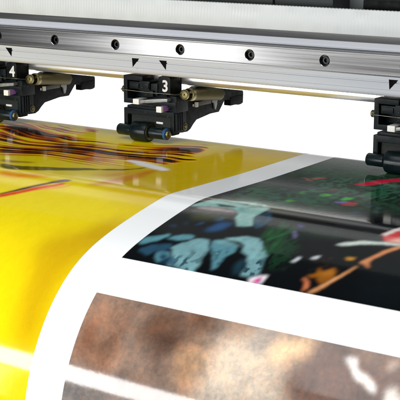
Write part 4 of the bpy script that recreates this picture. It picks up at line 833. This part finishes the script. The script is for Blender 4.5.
  ((40,72,76),[(241,-76.4),(240.9,-80.8),(245.3,-77.6),(245.8,-74.4)],1,0.9,0.6),
  ((34,90,46),[(259.3,5.4),(259.3,1.8),(263.1,4.3),(263.5,6.7)],1,0.9,0.6),
  ((34,90,46),[(238.3,-16.6),(238.2,-20.8),(242.5,-18),(243.1,-15.1)],1,0.9,0.6),
  ((40,72,76),[(233.9,-14),(233.6,-18.1),(237.8,-15.2),(238.5,-12.3)],1,0.9,0.6),
  ((24,78,56),[(253.3,-2.7),(252.4,-6.1),(255.7,-2.9),(256.7,-0.3)],1,0.9,0.6),
  ((24,78,56),[(245.7,-2.4),(245.1,-6.1),(248.8,-3),(249.6,-0.4)],1,0.9,0.6),
  ((34,90,46),[(276.2,-19.7),(277.2,-24.6),(282.1,-22.5),(282.1,-19.2)],1,0.9,0.6),
  ((60,70,92),[(298.3,1.2),(296.4,-6.6),(301,2.2),(301.5,5.9)],1,0.3,0.8),
  ((22,44,32),[(301.5,28.8),(310.8,28.5),(319.9,28.2),(328.8,27.9),(335.3,34.7),(326.4,35),(317.4,35.2),(308.3,35.5)],4,1,0.9),
 ],
 'brown': [
  ((150,112,88),[(224.3,161),(222.9,144),(222.9,134),(225.5,127),(231.4,126),(243.8,128),(249.9,134),(252.4,146),(253.1,155),(252.5,164),(246.1,168),(230.5,168)],6,2,0.8),
  ((84,58,44),[(258.8,132),(264.7,127),(271.4,126),(282.3,129),(287.7,133),(290.5,141),(289,146),(282.8,150),(277.4,151),(269.9,149),(264.7,145),(258.9,137)],6,2.5,0.9),
  ((96,66,48),[(267.6,123),(286,123),(301.4,122),(322.2,122),(329.5,123),(327.9,127),(321.5,129),(306.7,131),(294.6,132),(278.6,133),(269.7,131),(263,125)],5,2,0.8),
  ((104,74,58),[(224.5,139),(227.3,135),(230.7,137),(236.2,145),(237.3,150),(234.8,156),(232.1,158),(228,158),(225.9,154),(224.2,144)],4,2,0.7),
  ((206,192,174),[(306.5,136),(315.1,130),(323.9,128),(337.5,129),(346.1,132),(354,139),(357.8,146),(359.4,156),(349.6,163),(322.6,169),(309.1,168),(302.4,159),(300.5,152),(302.4,142)],10,3,0.95),
  ((190,146,104),[(292.1,143),(299.7,139),(305,140),(310.7,148),(310.8,154),(305.5,161),(300.5,162),(293.3,160),(290.2,156),(289.5,148)],6,3,0.7),
  ((112,80,66),[(364.9,129),(375.9,126),(389.5,126),(412.5,127),(422.8,131),(426.1,141),(414.6,148),(381.1,156),(365.8,155),(361.6,146),(360.1,140),(360.5,133)],9,2.5,0.95),
  ((84,66,58),[(377.5,146),(385.9,142),(389.7,143),(390.7,151),(387.5,154),(378.3,156),(374.6,155),(374.3,150)],6,2,0.6),
  ((250,206,158),[(341.8,131),(344.9,126),(351.2,124),(363.9,124),(366.9,126),(361.9,131),(356.7,134),(348.6,136),(344.3,136),(341.6,134)],5,2,1),
  ((104,84,76),[(373.3,125),(403.4,124),(416.7,129),(421,141),(409.8,149),(375.9,157),(360.5,157),(356.4,149),(356.3,142),(359.9,130)],10,3,0.95),
  ((246,240,234),[(383,128),(387.1,126),(388.6,126),(388.5,128),(389.9,131),(393.5,133),(397,135),(402.2,139),(403.5,141),(401.7,143),(400.2,143),(397.9,141),(395.4,139),(391.4,137),(388.8,135),(386.1,132),(384.3,130),(382.2,129)],1,1,1),
  ((236,226,214),[(407.8,141),(412.7,139),(415.7,139),(418.4,143),(417.3,145),(411.9,146),(408.9,146),(406.7,143)],2,1.5,1),
  ((230,214,200),[(405.8,126),(409.1,126),(410.5,126),(410.7,129),(409.7,129),(407.1,129),(405.7,129),(404.8,127)],2,1.5,0.8),
  ((122,118,114),[(218.5,172),(227.8,169),(234.5,168),(242.5,169),(251.2,170),(264.9,171),(271,175),(272.8,184),(262.1,190),(231.9,197),(219,194),(216.3,179)],8,3,0.9),
 ],
 'flame': [
  (0.54,[(-76.1,-127.6),(-80.2,-151.5),(-49.3,-145.7),(-24.4,-136.9),(-0.4,-128.4),(55.2,-62.1),(49.9,-53.5),(44.7,-44.9),(34.6,-40.2),(24.5,-35.5),(14.4,-30.8),(-29.6,-77.8)],9,0,1),
  (0.62,[(-58.6,-108.9),(-65.8,-132.5),(-62,-142.4),(-35.7,-129.2),(-18.3,-111.5),(9.2,-102),(15.5,-92.6),(-15.9,-103.6),(-27.9,-100.3),(-14.4,-81.4),(-25.5,-73.4)],4,0,1),
  (0.55,[(-60,-126.1),(-61.5,-139.6),(-37.5,-129),(-23.2,-115),(-30.8,-109.9),(-46.7,-114.8)],4,0,1),
  (0.6,[(-52.9,-102.8),(-41.4,-102.7),(-13.8,-81.7),(-14.6,-73.6),(-31,-79.3)],4,0,1),
  (0.75,[(-7.5,-54.2),(0.4,-55.4),(16.2,-44.3),(13.9,-38.8),(3.6,-42.3)],4,0,1),
  (0.85,[(10.9,-53.7),(14,-61.9),(32.6,-62.7),(39,-56.2),(33.2,-46.2),(22.1,-45.1)],4,0,1),
  (0.6,[(-34.9,-122.8),(-16.8,-117.3),(12.9,-99.8),(4.3,-101.4),(-18.3,-110.6)],4,0,1),
  (0.35,[(-39.5,-152.2),(-21.8,-153.8),(-8.3,-137.7),(-24.4,-136.9)],3,0,1),
  (0.54,[(-9.5,-122.3),(3.9,-121.7),(17,-121.1),(34.8,-114.6),(52,-108.3),(66.6,-105),(80.8,-101.7),(87.4,-110.5),(94.2,-119.2),(99.1,-139.9),(116.6,-143),(135.2,-97.6),(134.3,-81.3),(133.9,-64.8),(125,-58.1),(116.2,-51.3),(105.3,-47.2),(94.3,-43.1),(82.7,-42.8),(71,-42.6),(59.1,-42.3),(25.5,-81.5)],10,0,1),
  (0.85,[(19.7,-88.3),(28.3,-90.6),(26,-99.6),(41.1,-87.8),(50.2,-91.4),(36.7,-106.9),(49.9,-98.1),(66.6,-73.3),(59.3,-67.9),(44.3,-69.6),(33.2,-72.5)],4,0,1),
  (0.75,[(54.4,-92.5),(60.3,-94.7),(73.6,-84.3),(75.6,-74.5),(68.3,-74.5)],4,0,1),
  (0.7,[(68.3,-88.3),(74.8,-94.4),(85.3,-89.8),(91.6,-79.1),(80.6,-76.4)],4,0,1),
  (0.45,[(-20.9,-168),(6.2,-154.4),(19,-139.5),(0.1,-148.3)],3,0,1),
  (0.3,[(-25.9,-145.9),(-10.7,-144.6),(4.3,-143.2),(11.6,-136.5),(-2.4,-135.8),(-16.7,-135.1)],3,0,1),
  (0.4,[(69.5,-57.5),(78.6,-63.6),(87.7,-69.5),(98.1,-56.3),(89.1,-49.5),(76.7,-48.8)],4,0,1),
  (0.4,[(79.5,-91.1),(91.3,-93.7),(102.9,-96.2),(102.2,-117.1),(115.4,-104.6),(116.6,-80.6),(107.8,-73.3),(99.1,-65.8)],3,0,1),
  (0.45,[(114.7,-108.4),(114.3,-129.6),(114.8,-150),(122.2,-146),(128.8,-126.4),(125.7,-107.4)],4,0,1),
  (0.55,[(118.6,-86.1),(131.8,-93),(141.9,-99.9),(146,-92.6),(137.2,-86.7),(128.6,-80.7)],3,0,1),
  (0.28,[(61,-120.6),(73.2,-123.2),(85.4,-125.7),(96.1,-133),(106.9,-140.2),(118.4,-123.7),(110,-118),(101.5,-112.3),(93.1,-106.7),(74.6,-102.9)],4,0,1),
 ],
}
# ------------------------------------------------------------------ printed sheet
KN = [-90, -60, 2, 21, 40, 60, 80, 100, 120, 140, 160, 180, 200, 220]
TH = [0, -.02, -.02, .165, .195, .22, .29, .46, .70, .91, 1.09, 1.27, 1.44, 1.57]
_ss = np.arange(-90, 361, 1.0); _tt = np.interp(_ss, KN, TH)
_py = np.concatenate([[-22.0], -22 - np.cumsum((np.cos(_tt[:-1]) + np.cos(_tt[1:]))/2)])
_pz = np.concatenate([[0.0], -np.cumsum((np.sin(_tt[:-1]) + np.sin(_tt[1:]))/2)])
def profile(s):
    """arc length (0 where the sheet starts to bend down at the front, negative towards the back) -> y, z, tilt"""
    s = np.asarray(s, float)
    y = np.where(s >= -90, np.interp(s, _ss, _py), -112 - s); z = np.where(s >= -90, np.interp(s, _ss, _pz), 0.0)
    t = np.where(s >= -90, np.interp(s, KN, TH), 0.0)
    b = s < -160; a = np.clip((-160 - s)/38, 0, 1.5); ex = np.maximum(0, -160 - s - 57)
    y = np.where(b, 48 + 38*np.sin(a) + ex*math.cos(1.5), y); z = np.where(b, -38*(1 - np.cos(a)) - ex*math.sin(1.5), z); t = np.where(b, -a, t)
    return y, z, t

def grid_mesh(name, xs, sv, lift, m, parent, colours=None, back=None):
    y, z, t = profile(sv)
    yy = y - np.sin(t)*lift; zz = z + np.cos(t)*lift
    nx, ns = len(xs), len(sv)
    co = np.empty((ns, nx, 3)); co[..., 0] = xs[None]; co[..., 1] = yy[:, None]; co[..., 2] = zz[:, None]
    vs = co.reshape(-1, 3)
    i = np.arange(ns*nx).reshape(ns, nx)
    q = np.stack([i[:-1, :-1], i[1:, :-1], i[1:, 1:], i[:-1, 1:]], -1).reshape(-1, 4)
    if back is not None:                                   # closed sheet with a second skin
        yb = y + np.sin(t)*back; zb = z - np.cos(t)*back
        c2 = co.copy(); c2[..., 1] = yb[:, None]; c2[..., 2] = zb[:, None]
        vs = np.concatenate([vs, c2.reshape(-1, 3)]); j = i + ns*nx
        q2 = np.stack([j[:-1, :-1], j[:-1, 1:], j[1:, 1:], j[1:, :-1]], -1).reshape(-1, 4)
        rim = []
        for a, b in ((i[0], j[0]), (i[-1][::-1], j[-1][::-1]), (i[:, 0][::-1], j[:, 0][::-1]), (i[:, -1], j[:, -1])):
            rim.append(np.stack([a[:-1], a[1:], b[1:], b[:-1]], -1))
        q = np.concatenate([q, q2] + rim)
    me = bpy.data.meshes.new(name)
    me.vertices.add(len(vs)); me.vertices.foreach_set('co', (vs*MM).ravel())
    me.loops.add(len(q)*4); me.loops.foreach_set('vertex_index', q.ravel().astype(np.int32))
    me.polygons.add(len(q)); me.polygons.foreach_set('loop_start', np.arange(0, len(q)*4, 4, dtype=np.int32))
    me.update(calc_edges=True)
    me.polygons.foreach_set('use_smooth', np.ones(len(q), bool))
    if back is not None: me.set_sharp_from_angle(angle=math.radians(40))
    if colours is not None:
        at = me.color_attributes.new('ink', 'FLOAT_COLOR', 'POINT')
        c4 = np.ones((ns*nx, 4), np.float32); c4[:, :3] = colours.reshape(-1, 3)
        at.data.foreach_set('color', c4.ravel())
    me.materials.append(m)
    o = bpy.data.objects.new(name, me); C.objects.link(o)
    if parent: o.parent = parent
    return o

nrs = np.random.RandomState(5)
def sample(g, u, v):
    iu = np.floor(u).astype(int); fu = u - iu; fu = fu*fu*(3 - 2*fu); iv = np.floor(v).astype(int); fv = v - iv; fv = fv*fv*(3 - 2*fv)
    h, w = g.shape; a = g[iv % h, iu % w]; b = g[iv % h, (iu+1) % w]; c = g[(iv+1) % h, iu % w]; d = g[(iv+1) % h, (iu+1) % w]
    return (a*(1-fu) + b*fu)*(1-fv) + (c*(1-fu) + d*fu)*fv
def vnoise(xs, sv, cx, cs=None):
    """smooth value noise (-0.5..0.5) on the sheet, in cells of cx by cs mm"""
    XX, SS = np.meshgrid(xs, sv)
    return sample(nrs.rand(211, 223), (XX + 500)/cx, (SS + 500)/(cs or cx)) - 0.5

def blur(a, k, axis):
    if k < 1: return a
    p = [(0, 0), (0, 0)]; p[axis] = (k, k)
    c = np.cumsum(np.pad(a, p, mode='edge'), axis=axis)
    z_ = np.zeros_like(np.take(c, [0], axis)); c = np.concatenate([z_, c], axis)
    w = 2*k + 1; n_ = a.shape[axis]
    return (np.take(c, range(w, w + n_), axis) - np.take(c, range(0, n_), axis)) / w

def paint(xs, sv, base, shapes, rag=0.3, flames=None):
    """the printed picture: soft-edged ink shapes laid one over another on the (x, arc length) grid"""
    dx = xs[1] - xs[0]; ds = sv[1] - sv[0]
    XX, SS = np.meshgrid(xs, sv)
    w1x, w1s = vnoise(xs, sv, 7.0), vnoise(xs, sv, 9.0)
    w2x, w2s = vnoise(xs, sv, 2.6), vnoise(xs, sv, 3.2)
    img = np.empty(XX.shape + (3,)); img[:] = srgb(base)
    pebble = np.clip((vnoise(xs, sv, 2.6, 4.6) + 0.5*vnoise(xs, sv, 1.3, 2.4))*9 + 0.5, 0, 1)
    cracks = np.clip(1.25 - np.abs(vnoise(xs, sv, 3.4, 6.0) + 0.35*vnoise(xs, sv, 1.5, 2.6))*11, 0, 1)
    def cover(P, bl, wp):
        P = np.array(P); pad = 4*bl + 6 + 4*wp
        x0, x1 = P[:, 0].min() - pad, P[:, 0].max() + pad; s0, s1 = P[:, 1].min() - 2*pad, P[:, 1].max() + 2*pad
        ix = np.where((xs >= x0) & (xs <= x1))[0]; js = np.where((sv >= s0) & (sv <= s1))[0]
        if len(ix) < 2 or len(js) < 2: return None, None
        sl = np.s_[js[0]:js[-1]+1, ix[0]:ix[-1]+1]
        px = XX[sl] + wp*(1.5*w1x[sl] + 0.7*w2x[sl]); ps = SS[sl] + wp*(3.2*w1s[sl] + 1.8*w2s[sl])
        ins = np.zeros(px.shape, bool)
        n_ = len(P)
        for i in range(n_):
            xa_, ya_ = P[i]; xb_, yb_ = P[(i+1) % n_]
            if ya_ == yb_: continue
            cnd = (ya_ > ps) != (yb_ > ps)
            ins ^= cnd & (px < (xb_ - xa_)*(ps - ya_)/(yb_ - ya_) + xa_)
        a = ins.astype(float)
        kx = int(round(bl*0.55/dx)); ks = int(round(bl*0.9/ds))
        for _ in range(2): a = blur(blur(a, kx, 1), ks, 0)
        return sl, a
    if flames:                                  # feathery mass: density broken into strands that run along the sheet's width
        den = np.zeros(XX.shape)
        for d_, P, bl, wp, op in flames:
            sl, a = cover(P, bl, wp)
            if sl is not None: den[sl] = 1 - (1 - den[sl])*(1 - d_*a)
        cv = SS + 0.05*XX + 30*vnoise(xs, sv, 62, 60) + 7*vnoise(xs, sv, 20, 30)
        N3 = lambda cx, cs: sample(nrs.rand(211, 223), (XX + 500)/cx, cv/cs + 300) - 0.5
        st = 0.40*N3(70, 7.0) + 0.85*N3(80, 3.0) + 0.95*N3(60, 1.7)
        d_ = np.clip(0.92*den + 1.1*st*np.clip(den*3.5, 0, 1), 0, 1)
        key = [0.0, 0.10, 0.26, 0.46, 0.72, 0.95]
        cols = np.array([srgb(c) for c in ((230, 208, 8), (228, 196, 8), (220, 142, 8), (172, 74, 6), (66, 26, 4), (22, 12, 5))])
        fc = np.stack([np.interp(d_, key, cols[:, k]) for k in range(3)], -1)
        al = np.clip(den*5, 0, 1)[..., None]
    for n_sh, sh in enumerate(shapes):
        if flames and n_sh == 4: img[:] = img*(1 - al) + fc*al
        col, P, bl, wp, op = sh[:5]
        sl, a = cover(P, bl, wp)
        if sl is None: continue
        if len(sh) > 5: a = a*(pebble if sh[5] == 1 else cracks)[sl]
        a = (a*op)[..., None]
        img[sl] = img[sl]*(1 - a) + np.array(srgb(col))*a
    v = 1 + 0.28*vnoise(xs, sv, 1.7, 3.0) + 0.30*vnoise(xs, sv, 4.5, 8.0)
    return img*(1 + (v[..., None] - 1)*rag)

sheet = empty('printed_sheet', (250, -60, 0))
tag(sheet, 'glossy printed vinyl sheet with yellow, dark and brown pictures curving down over the front', 'printed sheet')
sheet.location = (0, 0, 0)
SV = np.concatenate([np.arange(-270, -160, 4.0), np.arange(-160, 340.1, 2.0)])
grid_mesh('sheet_base', np.array([-205.0, 100, 222, 330, 470]), SV, 0.0, sheet_mat('white_vinyl', rgb=(0.86, 0.885, 0.895)), sheet, back=0.28)

xs = np.arange(-200, 197.2, 0.85); sv = np.arange(-215, 330, 0.75)
YB = (230, 208, 8)
xs[-1] = 197.0
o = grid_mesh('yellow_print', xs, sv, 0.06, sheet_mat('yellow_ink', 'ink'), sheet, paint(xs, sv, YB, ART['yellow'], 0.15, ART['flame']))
o['label'] = 'yellow picture with dark flame-like swirls'
xs = np.arange(222.2, 460, 0.7); sv = np.linspace(-215, 93.85886836532345, 326)
o = grid_mesh('dark_print', xs, sv, 0.06, sheet_mat('dark_ink', 'ink'), sheet, paint(xs, sv, (4, 7, 10), ART['dark'], 0.6))
o['label'] = 'nearly black picture with teal, green and red shapes'
xs = np.arange(222.6, 460, 0.9); sv = np.arange(121.74481513912353, 330, 1.0)
o = grid_mesh('brown_print', xs, sv, 0.06, sheet_mat('brown_ink', 'ink', mottled=True), sheet, paint(xs, sv, (134, 113, 99), ART['brown']))
o['label'] = 'mottled brown picture with cream patches'

# ------------------------------------------------------------------ white studio background behind the printer
s = MB(); s.box(-3200, 1600, 900, 960, -900, 200, 4)
w = s.build('background', M_WALL); w['kind'] = 'structure'

# ------------------------------------------------------------------ lamps
def area(name, loc, target, sx, sy, radiance, col=(1, 1, 1)):
    li = bpy.data.lights.new(name, 'AREA'); li.shape = 'RECTANGLE'; li.size = sx*MM; li.size_y = sy*MM
    li.energy = radiance * math.pi * sx*MM * sy*MM; li.color = col
    o = bpy.data.objects.new(name, li); C.objects.link(o); o.location = Vector(loc)*MM
    d = (Vector(target) - Vector(loc))
    o.rotation_euler = d.to_track_quat('-Z', 'Y').to_euler()
    return o
area('strip_lamp', (10, -930, 128), (200, -240, 0), 1000, 118, 20.5)
area('overhead_fill', (250, -860, 1350), (200, -250, 0), 1600, 1300, 3.1)  # added fill from above, brightens the flat part of the sheet
area('rail_softbox', (-540, -960, -40), (130, 0, 77), 190, 260, 5.0)
area('background_fill', (-600, 690, -570), (-600, 900, -200), 2800, 150, 15.0)  # added out of view below, whitens the background wall
WORLD = 0.06
EXPO = 0.0


world = bpy.data.worlds.new('World'); S.world = world; world.use_nodes = True
world.node_tree.nodes['Background'].inputs[0].default_value = (0.93, 0.97, 1.0, 1)
world.node_tree.nodes['Background'].inputs[1].default_value = WORLD

# ------------------------------------------------------------------ camera
cam = bpy.data.cameras.new('camera'); co = bpy.data.objects.new('camera', cam); C.objects.link(co); S.camera = co
yaw, pitch, roll = 0.599, 0.229, -0.001
co.location = Vector((654.02, -756.33, 102.98 + ZS)) * MM
d = Vector((-math.sin(yaw)*math.cos(pitch), math.cos(yaw)*math.cos(pitch), -math.sin(pitch)))
co.rotation_euler = d.to_track_quat('-Z', 'Y').to_euler()
cam.sensor_width = 36; cam.lens = 36*1266.2/400; cam.clip_start = 0.01; cam.clip_end = 50
cam.dof.use_dof = True; cam.dof.focus_distance = 0.93; cam.dof.aperture_fstop = 54

S.view_settings.view_transform = 'Standard'; S.view_settings.look = 'None'; S.view_settings.gamma = 1; S.view_settings.exposure = EXPO
